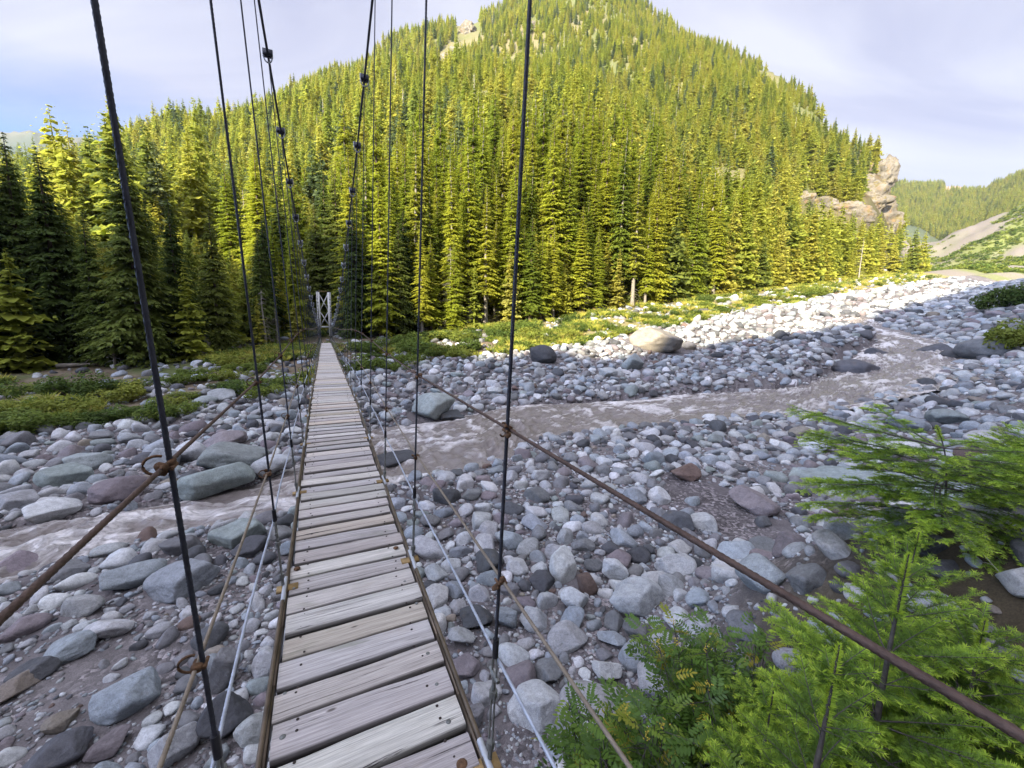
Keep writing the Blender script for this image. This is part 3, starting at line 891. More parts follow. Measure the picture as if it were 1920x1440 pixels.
ground_ = (4 * zbed(Ys) + height(Xs, Ys)) / 5
Zs = ground_ + np.where(dome > 0, .22 + .42 * np.abs(dome) ** .55, dome * 1.6) + np.round(step_ * 4) / 4 * .07 * (dome > .05) + .05 * step_ + uu * .18
me = mesh_np('rock_slab', np.stack([Xs.ravel(), Ys.ravel(), Zs.ravel()], 1) - np.array([SLABC[0], SLABC[1], SLABC[2]]),
             (lambda q: np.stack([q[:-1, :-1], q[1:, :-1], q[1:, 1:], q[:-1, 1:]], -1).reshape(-1, 4))(np.arange(NU * NV).reshape(NU, NV)), True)
me.materials.append(MAT_STONE_OBJ)
o = link('rock_slab', me); o.location = SLABC; o.color = (.27, .31, .305, 1)
tag(o, 'broad low sheet of pale teal bedrock behind the fir saplings', 'bedrock')

# ------------------------------------------------------------------ the suspension bridge
S_AX = np.array([-math.sin(YAW), math.cos(YAW), 0]); T_AX = np.array([math.cos(YAW), math.sin(YAW), 0]); Z_AX = np.array([0, 0, 1.0])
def B(s, t, z):
    s, t, z = (np.asarray(q, float) for q in (s, t, z))
    return s[..., None] * S_AX + t[..., None] * T_AX + z[..., None] * Z_AX
DS_ = np.array([-4, 0, 1, 3, 5, 7.3, 9.5, 12.2, 16.2, 21.8, 29.7, 36.5, 44, 52])
DZ_ = np.array([-1.56, -1.53, -1.53, -1.54, -1.455, -1.375, -1.40, -1.46, -1.56, -1.59, -1.77, -1.89, -2.4, -3.0])
def deckz(s):
    return np.interp(s, DS_, DZ_) * .5 + .25 * np.interp(np.asarray(s) - .9, DS_, DZ_) + .25 * np.interp(np.asarray(s) + .9, DS_, DZ_)
def tc_(s): return 0.088 + 0.0115 * np.asarray(s, float)
HW = 0.335
S1, DSP, NH = 1.12, 1.3616, 35
def cable_z(s):
    s = np.asarray(s, float); q = s - 31.85
    return -.364 + np.where(q < 0, .0058, .0101) * q * q
def cable_t(s):
    s = np.asarray(s, float)
    return np.where(s < 23, .6396 - .0086 * s, .4418 + .17 * (np.clip(s - 23, 0, 40) / 27) ** 2)

wood = M('weathered_plank_wood', 0.9, 0.15)
P = wood.coord('Object')
al = wood.attr('grain', 'Vector')
mpw = wood.n('ShaderNodeMapping'); mpw.inputs['Scale'].default_value = (1, 1, 1); wood.l(al, mpw.inputs[0])
def wmap(sc):
    q = wood.n('ShaderNodeMapping'); q.inputs['Scale'].default_value = sc; wood.l(al, q.inputs[0]); return q.outputs[0]
streak = wood.noise(wmap((1.6, 70, 30)), 1.0, 6, 0.72, 0.6)
fine = wood.noise(wmap((5, 260, 90)), 1.0, 4, 0.7)
crack = wood.noise(wmap((1.1, 42, 20)), 1.0, 5, 0.65, 1.0)
blot = wood.noise(wmap((3, 9, 5)), 1.0, 4, 0.6)
pt = wood.attr('tone', 'Color')
c = wood.mix(1.0, pt, wood.ramp(streak, ((0.28, .52), (0.45, .88), (0.6, 1.06), (0.8, 1.25))), 'MULTIPLY')
c = wood.mix(1.0, c, wood.ramp(fine, ((0.3, .62), (0.55, 1.0), (0.75, 1.2))), 'MULTIPLY')
c = wood.mix(wood.ramp(crack, ((0.30, 1.0), (0.36, 0.0))), c, (.035, .032, .032))
c = wood.mix(wood.ramp(blot, ((0.60, 0.0), (0.74, 0.42))), c, (.13, .145, .075))
c = wood.mix(wood.ramp(wood.noise(wmap((2, 4, 3)), 1.7, 3), ((0.58, 0.0), (0.72, 0.35))), c, (.30, .25, .20))
kn = wood.voro(wmap((3.2, 9, 3)), 1.0)
c = wood.mix(wood.ramp(kn, ((0.035, .8), (0.075, 0.0))), c, (.06, .045, .035))
wood.color(c)
h1 = wood.bump(streak, 0.85, 0.006)
h2 = wood.bump(fine, 0.6, 0.003, h1)
wood.bump(wood.ramp(crack, ((0.30, 0.0), (0.37, 1.0))), 0.8, 0.006, h2)
MAT_WOOD = wood.m
MAT_RAIL = simple('rail_bronze_steel', (.12, .092, .066), .45, .45, 9, .55, .25)
MAT_GALV = simple('galvanised_steel', (.40, .42, .45), .45, .25, 14, .35, .2)
MAT_SILVER = simple('galvanised_wire_rope', (.36, .39, .45), .5, .3, 30, .3, .3)
MAT_DARK = simple('dark_wire_rope', (.045, .048, .060), .55, .35, 40, .4, .3)
MAT_RUSTROPE = simple('rusty_wire_rope', (.085, .056, .044), .7, .35, 40, .3, .4)
MAT_GREYROPE = simple('dull_wire_rope', (.20, .165, .125), .7, .3, 40, .25, .4)
MAT_RUST = simple('rust', (.105, .058, .030), .9, .7, 60, .0, .8)
MAT_BLACK = simple('black_swaged_sleeve', (.022, .022, .026), .35, .3, 20, .4, .1)
MAT_TURN = simple('aged_turnbuckle_steel', (.16, .165, .155), .5, .4, 30, .5, .3)
MAT_BRACK = simple('rusty_yellow_bracket', (.26, .175, .075), .8, .45, 18, .1, .4)
MAT_TOWER = simple('weathered_white_tower_steel', (.64, .64, .63), .6, .18, 3, .0, .15)

bridge = empty('suspension_bridge', tuple(B(0, .088, -1.55)))
tag(bridge, 'long narrow cable footbridge with weathered plank deck crossing the boulder river', 'footbridge')
BL = np.array(bridge.location)
def part(name, me, mat, parent=None):
    o = link(name, me, mat, parent or bridge)
    if parent is None: o.matrix_parent_inverse = Matrix.Translation(-Vector(BL))
    return o

# deck: every plank, worn and slightly uneven
mb = MB(); g = np.random.default_rng(21)
s = -2.0; nx = 12
while s < 50.2:
    far = s > 20
    w = g.uniform(.126, .146); gap = g.uniform(.015, .028)
    th = .046; n = nx if not far else 3
    hwl, hwr = HW + g.normal(0, .006), HW + g.normal(0, .006)
    dzp, rol, skew = g.normal(0, .0035), g.normal(0, .012), g.normal(0, .006)
    xs = np.linspace(-hwl, hwr, n)
    sc = s + w / 2
    ring = []
    prof_ = [(-w / 2, -th), (-w / 2, -.006), (-w / 2 + .006, 0), (0, .0015), (w / 2 - .006, 0), (w / 2, -.006), (w / 2, -th)]
    wob = [fbm(np.stack([xs * 4, np.full(n, s * 7 + k * 3), 0 * xs], 1), 2, 5) * .005 for k in range(3)]
    for k, (ds, dz) in enumerate(prof_):
        e = wob[0] if ds < 0 else (wob[1] if ds > 0 else 0 * xs)
        ss = sc + ds + e * (1 if abs(ds) > .01 else 0) + skew * xs / HW
        z = deckz(sc) + dz + dzp + rol * ds + wob[2] * .5
        ring.append(B(ss, tc_(sc) + xs, z + 0 * xs))
    V = np.stack(ring, 1)                    # n, 7, 3
    K = len(prof_)
    i = np.arange(n - 1)[:, None] * K; j = np.arange(K)[None]; j2 = (j + 1) % K
    F = np.stack([i + j, i + j2, i + K + j2, i + K + j], -1).reshape(-1, 4)
    tone = np.array((.52, .492, .458)) * g.uniform(.72, 1.12) * np.array([g.uniform(.98, 1.05), 1, g.uniform(.96, 1.04)])
    if g.uniform() < .12: tone = tone * np.array([1.02, .96, .84])
    off = g.uniform(0, 40, 3)
    pv = np.array(prof_)
    gr = np.stack([np.broadcast_to(xs[:, None], (n, K)) + off[0], np.broadcast_to(pv[None, :, 0], (n, K)) + off[1], np.broadcast_to(pv[None, :, 1], (n, K)) + off[2]], -1)
    ga_ = np.concatenate([gr.reshape(-1, 3), np.ones((n * K, 1))], 1)
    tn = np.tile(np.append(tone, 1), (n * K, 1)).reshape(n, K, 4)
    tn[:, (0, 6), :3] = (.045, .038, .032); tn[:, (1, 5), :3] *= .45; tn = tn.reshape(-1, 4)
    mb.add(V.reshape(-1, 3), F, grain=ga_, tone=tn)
    for k in (0, n - 1):
        Fe = np.array([[0, 1, 6, 6], [1, 2, 5, 6], [2, 3, 4, 5]])
        Fe3 = np.array([[0, 1, 6], [1, 5, 6], [1, 2, 5], [2, 4, 5], [2, 3, 4]])
        if k == 0: Fe3 = Fe3[:, ::-1]
        mb.add(V[k], Fe3, grain=np.concatenate([gr[k], np.ones((K, 1))], 1), tone=np.tile(np.append(tone, 1), (K, 1)))
    s += w + gap
# nail heads in the near boards
gn_ = np.random.default_rng(5)
for s_ in np.arange(.9, 9, .164):
    for sg in (-1, 1):
        for q in range(2):
            c0 = B(s_ + gn_.normal(0, .012) + (.03 if q else -.03), tc_(s_) + sg * (.255 + gn_.normal(0, .012)), deckz(s_) + .004)
            V = ICO[2][0] * np.array([.006, .006, .0025]) + c0
            mb.add(V, ICO[2][1], grain=np.tile([0, 0, 0, 1.0], (len(V), 1)), tone=np.tile([.05, .04, .035, 1.0], (len(V), 1)))
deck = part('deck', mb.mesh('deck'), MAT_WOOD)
# dark stringers under the planks
for sg in (-1, 1):
    mb = MB(); ss = np.linspace(-2, 50, 80)
    for a, b in zip(ss[:-1], ss[1:]):
        c0 = B((a + b) / 2, tc_((a + b) / 2) + sg * .22, (deckz(a) + deckz(b)) / 2 - .115)
        d = (B(b, tc_(b), deckz(b)) - B(a, tc_(a), deckz(a))) / 2
        box(mb, c0, d, T_AX * .03, Z_AX * .055)
    part('stringer', mb.mesh('stringer'), simple('dark_stringer_wood', (.05, .045, .042), .9))
# bolt heads near the viewer
for (px, py, rad, rusty) in ((557, 1066, .020, 1), (742, 1027, .018, 1), (866, 1434, .022, 1), (534, 1301, .010, 0), (530, 1382, .012, 0), (802, 1226, .012, 0), (819, 1283, .009, 0), (841, 1353, .010, 0), (551, 1103, .009, 0), (759, 1090, .009, 0), (781, 1131, .009, 0)):
    d = px_ray(px, py); k = -1.53 / d[2]; p = d * k
    for _ in range(4):
        s_ = p @ S_AX; p = d * ((deckz(s_) + .002) / d[2])
    mb = MB()
    Vb = ICO[2][0] * np.array([rad, rad, rad * .42]); Vb[:, 2] *= (1 + 0.15 * (Vb[:, 0] > 0))
    mb.add(Vb + p, ICO[2][1])
    link('bolt', mb.mesh('bolt', True), MAT_RUST if rusty else MAT_TURN, deck)

# side rails: a continuous bar of rounded steel lengths each side
for sg in (-1, 1):
    mb = MB()
    for k in range(-2, NH):
        a, b = S1 + (k - 1) * DSP - .06, S1 + k * DSP + .02
        ss = np.linspace(a, b, 8)
        tube(mb, B(ss, tc_(ss) + sg * (HW + .022 + .006 * (k % 2)), deckz(ss) + .010 + .005 * (k % 2)), .0095, 8)
        ss = np.linspace(a, b, 5)
        for p, q in zip(ss[:-1], ss[1:]):
            mid = (p + q) / 2
            box(mb, B(mid, tc_(mid) + sg * (HW + .018), deckz(mid) - .03), (B(q, tc_(q), deckz(q)) - B(p, tc_(p), deckz(p))) / 2, T_AX * .006, Z_AX * .034)
    rail = part('side_rail', mb.mesh('side_rail', True), MAT_RAIL)
    for k in range(0, 12):
        s_ = S1 + k * DSP - .03
        mb = MB(); ss = np.linspace(s_ - .11, s_ + .11, 4)
        tube(mb, B(ss, tc_(ss) + sg * (HW + .027), deckz(ss) + .013), .012, 8)
        link('rail_splice', mb.mesh('rail_splice', True), MAT_GALV, rail)

# main cables
for sg in (-1, 1):
    ss = np.concatenate([np.linspace(-3.2, 12, 160), np.linspace(12.2, 50, 120)])
    mb = MB(); tube(mb, B(ss, tc_(ss) + sg * cable_t(ss), cable_z(ss)), .0145, 14, 6, 40, .10)
    tube(mb, B(np.array([50, 60.0, 75]), tc_(50.) + sg * np.array([.61, .8, 1.2]), np.array([2.96, .2, -3.6])), .023, 8)
    part('main_cable', mb.mesh('main_cable', True), MAT_DARK)

# hand ropes: upper, lower and the silver one, tied to every hanger
HU, HL = 1.198, .690
def hanger_pt(s, sg, h):
    """point of the hanger at station s, height h above the deck"""
    zb, zt = deckz(s), cable_z(s)
    t0, t1 = .3698, cable_t(s)
    f = np.clip(h / np.maximum(zt - zb, .3), 0, 1)
    return B(s, tc_(s) + sg * (t0 + (t1 - t0) * f), zb + h)
hs = S1 + np.arange(-1, NH) * DSP
for sg in (-1, 1):
    for h, mat, rad, sag, nm in ((HU, MAT_RUSTROPE, .0050, .0, 'upper_hand_rope'), (HL, MAT_GREYROPE, .0048, .0, 'lower_hand_rope'), (.40, MAT_SILVER, .0052, .03, 'silver_hand_rope')):
        pts = []
        hk = [float(np.clip(h, 0, .6 * (cable_z(q) - deckz(q)) + .3)) for q in hs]
        for k in range(len(hs) - 1):
            a, b = hanger_pt(hs[k], sg, hk[k]), hanger_pt(hs[k + 1], sg, hk[k + 1])
            a = a + T_AX * sg * .012; b = b + T_AX * sg * .012
            n = 500 if hs[k] < 1.5 else (160 if hs[k] < 5 else 12)
            t = np.linspace(0, 1, n, endpoint=False)[:, None]
            q = a + (b - a) * t
            q[:, 2] -= sag * 4 * (t * (1 - t))[:, 0]
            q += T_AX * sg * (.6 if nm[0] == 's' else .1) * sag * 4 * (t * (1 - t))
            pts.append(q)
        pts = np.concatenate(pts)
        end = B(50., tc_(50.) + sg * .55, -2.2 + h)
        pts = np.concatenate([pts, np.linspace(pts[-1], end, 8)[1:]])
        mb = MB(); tube(mb, pts, rad, 14, 6, 60, .24)
        part(nm, mb.mesh(nm, True), mat)

# hangers with their fittings
UB = ICO[2]
for k in range(NH):
    s_ = S1 + k * DSP
    for sg in (-1, 1):
        h_top = cable_z(s_) - deckz(s_)
        nearby = s_ < 8
        slv = .42 if h_top > .8 else h_top * .4
        a = hanger_pt(s_, sg, slv); top = hanger_pt(s_, sg, h_top); foot = hanger_pt(s_, sg, 0.0)
        up = (top - foot) / np.linalg.norm(top - foot)
        mb = MB()
        n = 1500 if k == 0 else (600 if k < 2 else 6)
        tube(mb, np.linspace(a, top, n), .0056 if nearby else .0052, 14 if nearby else 6, 6 if k < 2 else 0, 55, .24)
        hg = part('hanger', mb.mesh('hanger', True), MAT_DARK)
        def sub(name, me, mat):
            return link(name, me, mat, hg)
        # sleeve and shackle
        mb = MB(); tube(mb, np.linspace(a - up * .005, a + up * .062, 3), .0110, 10); sub('sleeve', mb.mesh('sleeve', True), MAT_BLACK)
        mb = MB()
        sh = a - up * .06
        for e in (-1, 1):
            tube(mb, np.array([a, a - up * .025 + S_AX * .016 * e, a - up * .065 + S_AX * .018 * e, a - up * .088 + S_AX * .012 * e]), .0045, 6)
        tube(mb, np.array([a - up * .072 - S_AX * .034, a - up * .072 + S_AX * .034]), .007, 8)
        # turnbuckle: eye, two side bars, screw
        tube(mb, np.array([a - up * .075, a - up * .13]), .0075, 8)
        for e in (-1, 1):
            tube(mb, np.array([a - up * .13 + S_AX * .0135 * e, a - up * (slv - .085) + S_AX * .0135 * e]), .0044, 6)
        for q in (.13, slv - .09):
            tube(mb, np.array([a - up * q, a - up * (q + .026)]), .0140, 8)
        tube(mb, np.array([a - up * (slv - .075), foot - up * .05]), .0085, 8)
        sub('turnbuckle', mb.mesh('turnbuckle', True), MAT_TURN)
        mb = MB(); box(mb, foot - T_AX * sg * .02 - Z_AX * .005, S_AX * .028, T_AX * .055, Z_AX * .007); box(mb, foot - T_AX * sg * .045 - Z_AX * .035, S_AX * .028, T_AX * .006, Z_AX * .03)
        tube(mb, np.array([foot - Z_AX * .06, foot + Z_AX * .018]), .012, 6)
        sub('bracket', mb.mesh('bracket'), MAT_BRACK)
        # rusty rope clips with their bails where the hand ropes are tied
        if s_ < 30:
            for h in (HU, HL):
                if h > .6 * h_top + .3: continue
                p = hanger_pt(s_, sg, h) + T_AX * sg * .006
                mb = MB(); g = np.random.default_rng(k * 10 + int(h * 10) + sg)
                for q in range(5):
                    V = polyrock(ICO[3 if nearby else 2][0], k * 7 + q + 31, nf=7, dims=(1, 1, 1), noise=.1) * g.uniform(.008, .013)
                    mb.add(V + p + S_AX * g.normal(0, .009) + T_AX * g.normal(0, .010) + up * g.normal(0, .009), ICO[3 if nearby else 2][1])
                if nearby:
                    th = np.linspace(-.4, math.pi + .9, 14)
                    cpt = p - T_AX * .018 * 1 + up * .004
                    if sg < 0 or h == HU:
                        tube(mb, cpt + np.cos(th)[:, None] * up * .022 - np.sin(th)[:, None] * T_AX * (.026 if sg < 0 else -.012) + S_AX * .004, .0032, 6)
                    tube(mb, np.stack([p + S_AX * .018 + T_AX * .012, p - S_AX * .018 + T_AX * .012]), .0048, 6)
                    tube(mb, np.stack([p + S_AX * .018 - T_AX * .012, p - S_AX * .018 - T_AX * .012]), .0048, 6)
                sub('rope_clip', mb.mesh('rope_clip', True), MAT_RUST if nearby or h == HL else MAT_GREYROPE)
        # clamp on the main cable
        mb = MB()
        d = B(s_ + .05, tc_(s_ + .05) + sg * cable_t(s_ + .05), cable_z(s_ + .05)) - top; d /= np.linalg.norm(d)
        nrm = np.cross(T_AX, d)
        box(mb, top + nrm * .0, d * .028, T_AX * .055, nrm * .042)
        mbt = MB()
        if k > 2:
            th = np.linspace(-.1, math.pi + .1, 10)
            tube(mbt, top - nrm * .045 + np.cos(th)[:, None] * T_AX * .048 - np.sin(th)[:, None] * Z_AX * .07, .009, 6)
            for e in (-1, 1):
                tube(mbt, np.stack([top + T_AX * .048 * e + nrm * .06, top + T_AX * .048 * e - nrm * .05]), .012, 6)
        sub('cable_clamp', mb.mesh('cable_clamp'), MAT_DARK if s_ < 12 else MAT_TURN)
        if k > 2: sub('clamp_bail', mbt.mesh('clamp_bail', True), MAT_GALV)

# the far tower
tw = empty('tower', tuple(B(50, tc_(50.), -3.0)))
tw.parent = bridge; tw.matrix_parent_inverse = Matrix.Translation(-Vector(BL))
TL = np.array(tw.location)
def tpart(name, mb, mat=MAT_TOWER):
    o = link(name, mb.mesh(name), mat, tw); o.matrix_parent_inverse = Matrix.Translation(-Vector(TL)); return o
ct = float(tc_(50.))
for sg in (-1, 1):
    mb = MB()
    box(mb, B(50, ct + sg * .55, -.1), S_AX * .15, T_AX * .15, Z_AX * 3.05)
    for e in (-1, 1): box(mb, B(50 + e * .16, ct + sg * .55, -.1), S_AX * .006, T_AX * .165, Z_AX * 3.04)
    box(mb, B(50, ct + sg * .50, -3.2), S_AX * .3, T_AX * .26, Z_AX * .75)
    tpart('leg', mb)
    mb = MB(); box(mb, B(50, ct + sg * .55, 3.0), S_AX * .17, T_AX * .08, Z_AX * .05); tpart('saddle', mb, MAT_DARK)
for z0, z1 in ((.93, 2.75), (-.65, .85)):
    for sg in (-1, 1):
        mb = MB(); a, b = B(50 + sg * .03, ct - sg * .42, z0), B(50 + sg * .03, ct + sg * .42, z1)
        d = (b - a) / 2; nn = np.cross(d / np.linalg.norm(d), S_AX)
        box(mb, (a + b) / 2, d, S_AX * .02, nn * .045); tpart('cross_brace', mb)
mb = MB(); box(mb, B(50, ct, -.82), S_AX * .06, T_AX * .398, Z_AX * .09); tpart('crossbeam', mb)
mb = MB(); box(mb, B(50, ct - .02, 3.02), S_AX * .08, T_AX * .42, Z_AX * .04); tpart('top_board', mb, MAT_BRACK)

# ------------------------------------------------------------------ conifers
def needle_mat(name, stops, trans=0.30, nscale=3.0, kind='random'):
    m = M(name, 0.75, 0.2)
    oi = m.n('ShaderNodeObjectInfo').outputs['Random']
    P = m.coord('Object')
    f = m.math('ADD', m.math('MULTIPLY', oi, 0.62), m.math('MULTIPLY', m.noise(P, nscale, 3, 0.6), 0.38))
    c = m.ramp(f, stops)
    t = m.attr('age', 'Fac')
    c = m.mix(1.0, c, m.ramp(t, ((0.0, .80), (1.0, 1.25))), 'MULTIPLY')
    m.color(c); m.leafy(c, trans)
    return m.m
MAT_CONIFER = needle_mat('conifer_needles', ((0.10, (.105, .155, .026)), (0.32, (.260, .315, .034)), (0.52, (.365, .400, .040)), (0.72, (.410, .415, .048)), (0.9, (.27, .30, .048))), .5)
MAT_CONIFER_FAR = needle_mat('hillside_needles', ((0.12, (.120, .160, .044)), (0.35, (.295, .335, .050)), (0.55, (.400, .410, .058)), (0.75, (.430, .400, .070)), (0.9, (.28, .305, .11))), .5, nscale=.5)
MAT_CONIFER_BLUE = needle_mat('bluish_needles', ((0.15, (.075, .110, .050)), (0.5, (.150, .195, .080)), (0.85, (.24, .27, .13))), .4, nscale=.5)
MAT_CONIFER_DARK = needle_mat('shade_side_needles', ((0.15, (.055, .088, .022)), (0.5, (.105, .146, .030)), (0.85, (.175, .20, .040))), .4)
MAT_BARK = simple('conifer_bark', (.105, .080, .062), .95, .4, 6, 0, .6, bd=.03)
MAT_BARKG = simple('grey_bark', (.22, .20, .175), .95, .35, 6, 0, .6, bd=.03)

def conifer(seed, H=20.0, rmax=.16, base=.10, levels=46, per=7, sprays=7, blades=5, lod=0, ragged=.25, droop=.35, bare=.0):
    """trunk mesh, crown mesh of a conifer of height H standing at the origin"""
    g = np.random.default_rng(seed)
    R0 = .0125 * H + .05
    zt = np.linspace(-.6, H, 12 if lod == 0 else 5)
    lean = g.normal(0, .006, 2)
    wob = np.stack([lean[0] * zt + .04 * np.sin(zt * .5 + seed) * (lod == 0), lean[1] * zt + .04 * np.cos(zt * .4 + seed) * (lod == 0), zt], 1)
    mb = MB(); tube(mb, wob, np.clip(R0 * (1 - zt / H) ** .8, .012, 9) * (1 + .35 * np.exp(-np.maximum(zt, 0) / .5)), 9 if lod == 0 else 5)
    axis = lambda z: np.array([np.interp(z, zt, wob[:, 0]), np.interp(z, zt, wob[:, 1]), z])
    if lod == 0:                                  # dead stubs under the crown
        for _ in range(16):
            z = g.uniform(.03, base + .08) * H; a = g.uniform(0, 6.28); L = g.uniform(.5, 1.6)
            p = axis(z); d = np.array([math.cos(a), math.sin(a), -.25])
            tube(mb, np.stack([p, p + d * L * .5, p + d * L + np.array([0, 0, -.2 * L])]), np.array([.022, .014, .005]), 4)
    trunk = mb.mesh('trunk', True)
    VV, AA = [], []
    z = base * H
    gaps = g.uniform(0, 6.28, 3)
    while z < H * .992:
        f = (z - base * H) / (H * (1 - base))
        Rl = rmax * H * (1 - f) ** .72 * (0.55 + .45 * min(1, f / .12 + .35))
        n = max(3, int(round(per * (1 if f < .8 else .7))))
        a0 = g.uniform(0, 6.28)
        for b in range(n):
            a = a0 + b * 6.2832 / n + g.normal(0, .22)
            L = Rl * g.uniform(1 - ragged * 1.5, 1 + ragged * .6) * (1 - .25 * (math.sin(a + gaps[0]) > .75))
            if L < .08: L = .08
            if g.uniform() < bare * (1 - f): continue
            p0 = axis(np.clip(z + g.normal(0, .26 * H / 20), .3, H * .995))
            rise = .35 * f * f - droop * (1 - f) * .55 + g.normal(0, .13)
            d = np.array([math.cos(a), math.sin(a), 0]); side = np.array([-d[1], d[0], 0])
            m = max(2, int(sprays * (.45 + .55 * min(1, L / (rmax * H)))))
            ts = np.linspace(.18, 1, m) + g.normal(0, .02, m)
            for t in ts:
                q = p0 + d * L * t + Z_AX * (rise * L * t - droop * .45 * L * t * t)
                w = L * .34 * (1.25 - t) + .10 * (H / 20)
                for e in ((-1, 1) if t < .95 else (0,)):
                    for k in range(blades):
                        ang = e * g.uniform(.5, 1.15) + g.normal(0, .15)
                        dr = d * math.cos(ang) + side * math.sin(ang) + Z_AX * (-.18 - droop * .6 * g.uniform(.2, 1.1))
                        ll = w * g.uniform(.65, 1.2) * (1.0 if lod == 0 else 1.25); ww = ll * g.uniform(.10, .19) if lod == 0 else ll * g.uniform(.3, .55)
                        wd = np.cross(dr, Z_AX + d * g.normal(0, .5) + side * g.normal(0, .5)); wd /= np.linalg.norm(wd) + 1e-9
                        tipd = Z_AX * (-.22 * ll * g.uniform(.2, 1.2))
                        st = q + side * g.normal(0, .02) * L
                        VV.append((st, st + dr * ll * .55 + wd * ww, st + dr * ll + tipd, st + dr * ll * .5 - wd * ww))
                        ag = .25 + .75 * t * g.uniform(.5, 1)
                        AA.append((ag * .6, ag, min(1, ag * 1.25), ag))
        z += H * (1 - base) / levels * g.uniform(.7, 1.3) * (1.15 - .45 * f)
    # leader
    tip = axis(H)
    V = np.array(VV).reshape(-1, 3); A = np.array(AA).ravel()
    i = np.arange(len(VV))[:, None] * 4
    F = np.concatenate([i + np.array([[0, 1, 2]]), i + np.array([[0, 2, 3]])])
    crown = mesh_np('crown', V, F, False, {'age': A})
    return trunk, crown

# near-tree meshes, shared by the copies
PROTO = []
for k, (mt, kw) in enumerate([(MAT_CONIFER, dict(rmax=.15, base=.10)), (MAT_CONIFER, dict(rmax=.125, base=.16, droop=.45)), (MAT_CONIFER, dict(rmax=.17, base=.07, ragged=.35)),
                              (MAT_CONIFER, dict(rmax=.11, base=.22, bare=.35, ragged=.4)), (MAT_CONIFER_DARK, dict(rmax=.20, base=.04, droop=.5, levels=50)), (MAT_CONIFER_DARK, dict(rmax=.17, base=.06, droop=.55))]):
    t, c = conifer(100 + k, 20.0, **kw)
    t.materials.append(MAT_BARKG if k in (1, 3) else MAT_BARK); c.materials.append(mt); PROTO.append((t, c))
MIDP = []
for k, (mt, kw) in enumerate([(MAT_CONIFER_FAR, dict(rmax=.24, ragged=.4)), (MAT_CONIFER_FAR, dict(rmax=.20)), (MAT_CONIFER_FAR, dict(rmax=.29, ragged=.55)), (MAT_CONIFER_FAR, dict(rmax=.19, bare=.4, ragged=.5)), (MAT_CONIFER_BLUE, dict(rmax=.22, ragged=.4))]):
    t, c = conifer(200 + k, 20.0, base=.08, levels=22, per=6, sprays=4, blades=2, lod=1, droop=.16, **kw)
    mbm = MB()
    for me, mi in ((t, 0), (c, 1)):
        V = np.zeros(len(me.vertices) * 3); me.vertices.foreach_get('co', V); V = V.reshape(-1, 3)
        Fs = [list(p.vertices) for p in me.polygons]
        f3 = np.array([f for f in Fs if len(f) == 3]).reshape(-1, 3); f4 = np.array([f for f in Fs if len(f) == 4]).reshape(-1, 4)
        age = np.full(len(V), .5)
        if mi: me.attributes['age'].data.foreach_get('value', age.astype(np.float32)); 
        if mi:
            ag = np.zeros(len(V), np.float32); me.attributes['age'].data.foreach_get('value', ag); age = ag
        if len(f3): mbm.add(V, f3, age=age)
        if len(f4): mbm.add(V, f4, age=age)
    me2 = mbm.mesh('hillside_conifer', False); me2.materials.append(mt); MIDP.append(me2)

MAT_SNAG = simple('silver_snag_wood', (.30, .265, .22), .95, .35, 2, 0, 0)
mbs = MB(); gs_ = np.random.default_rng(3); zt_ = np.linspace(0, 17, 5); tube(mbs, np.stack([0 * zt_, 0 * zt_, zt_], 1), np.linspace(.24, .05, 5), 5)
for q in range(70):
    z_ = gs_.uniform(3, 16.5); a_ = gs_.uniform(0, 6.28); l_ = (1 - z_ / 19) * 2.4 * gs_.uniform(.4, 1); d_ = np.array([math.cos(a_), math.sin(a_), -.35])
    tube(mbs, np.stack([np.array([0, 0, z_]), np.array([0, 0, z_]) + d_ * l_]), np.array([.05, .015]), 3)
me2 = mbs.mesh('hillside_snag', True); me2.materials.append(MAT_SNAG); MIDP.append(me2)
def make_tree(x, y, H, kind, label, group, yaw=None, z=None):
    r = empty('conifer', (x, y, (hz(x, y) if z is None else z)), rng.uniform(0, 6.28) if yaw is None else yaw)
    s = H / 20.0; r.scale = (s * rng.uniform(.92, 1.1),) * 2 + (s,)
    t, c = PROTO[kind]
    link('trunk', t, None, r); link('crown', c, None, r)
    tag(r, label, 'tree', group)
    return r
taken = []
def tree_free(x, y, dmin):
    return all((x - a) ** 2 + (y - b) ** 2 > (dmin * .5 + c) ** 2 for a, b, c in taken)
# trees one can point at: (px of foot, py of foot, py of top, forward distance, kind, label)
HERO = [
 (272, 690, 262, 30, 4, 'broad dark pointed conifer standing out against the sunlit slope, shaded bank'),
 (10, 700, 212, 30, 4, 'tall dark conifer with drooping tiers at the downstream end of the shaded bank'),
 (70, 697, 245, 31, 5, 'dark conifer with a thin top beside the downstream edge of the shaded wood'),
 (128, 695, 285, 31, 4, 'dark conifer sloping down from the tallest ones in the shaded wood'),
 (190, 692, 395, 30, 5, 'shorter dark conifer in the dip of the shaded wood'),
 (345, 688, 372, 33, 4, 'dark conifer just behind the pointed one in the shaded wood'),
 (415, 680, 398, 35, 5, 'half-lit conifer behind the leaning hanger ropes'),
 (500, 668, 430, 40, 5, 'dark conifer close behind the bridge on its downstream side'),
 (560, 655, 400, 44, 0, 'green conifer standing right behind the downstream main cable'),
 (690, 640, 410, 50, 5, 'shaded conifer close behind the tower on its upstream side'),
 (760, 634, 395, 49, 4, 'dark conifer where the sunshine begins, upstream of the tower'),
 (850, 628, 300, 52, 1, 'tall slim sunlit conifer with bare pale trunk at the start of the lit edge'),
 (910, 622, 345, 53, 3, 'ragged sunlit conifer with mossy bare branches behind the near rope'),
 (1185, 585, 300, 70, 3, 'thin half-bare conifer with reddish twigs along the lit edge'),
 (1115, 596, 430, 64, 0, 'small bright conifer in front of the lit edge'),
]
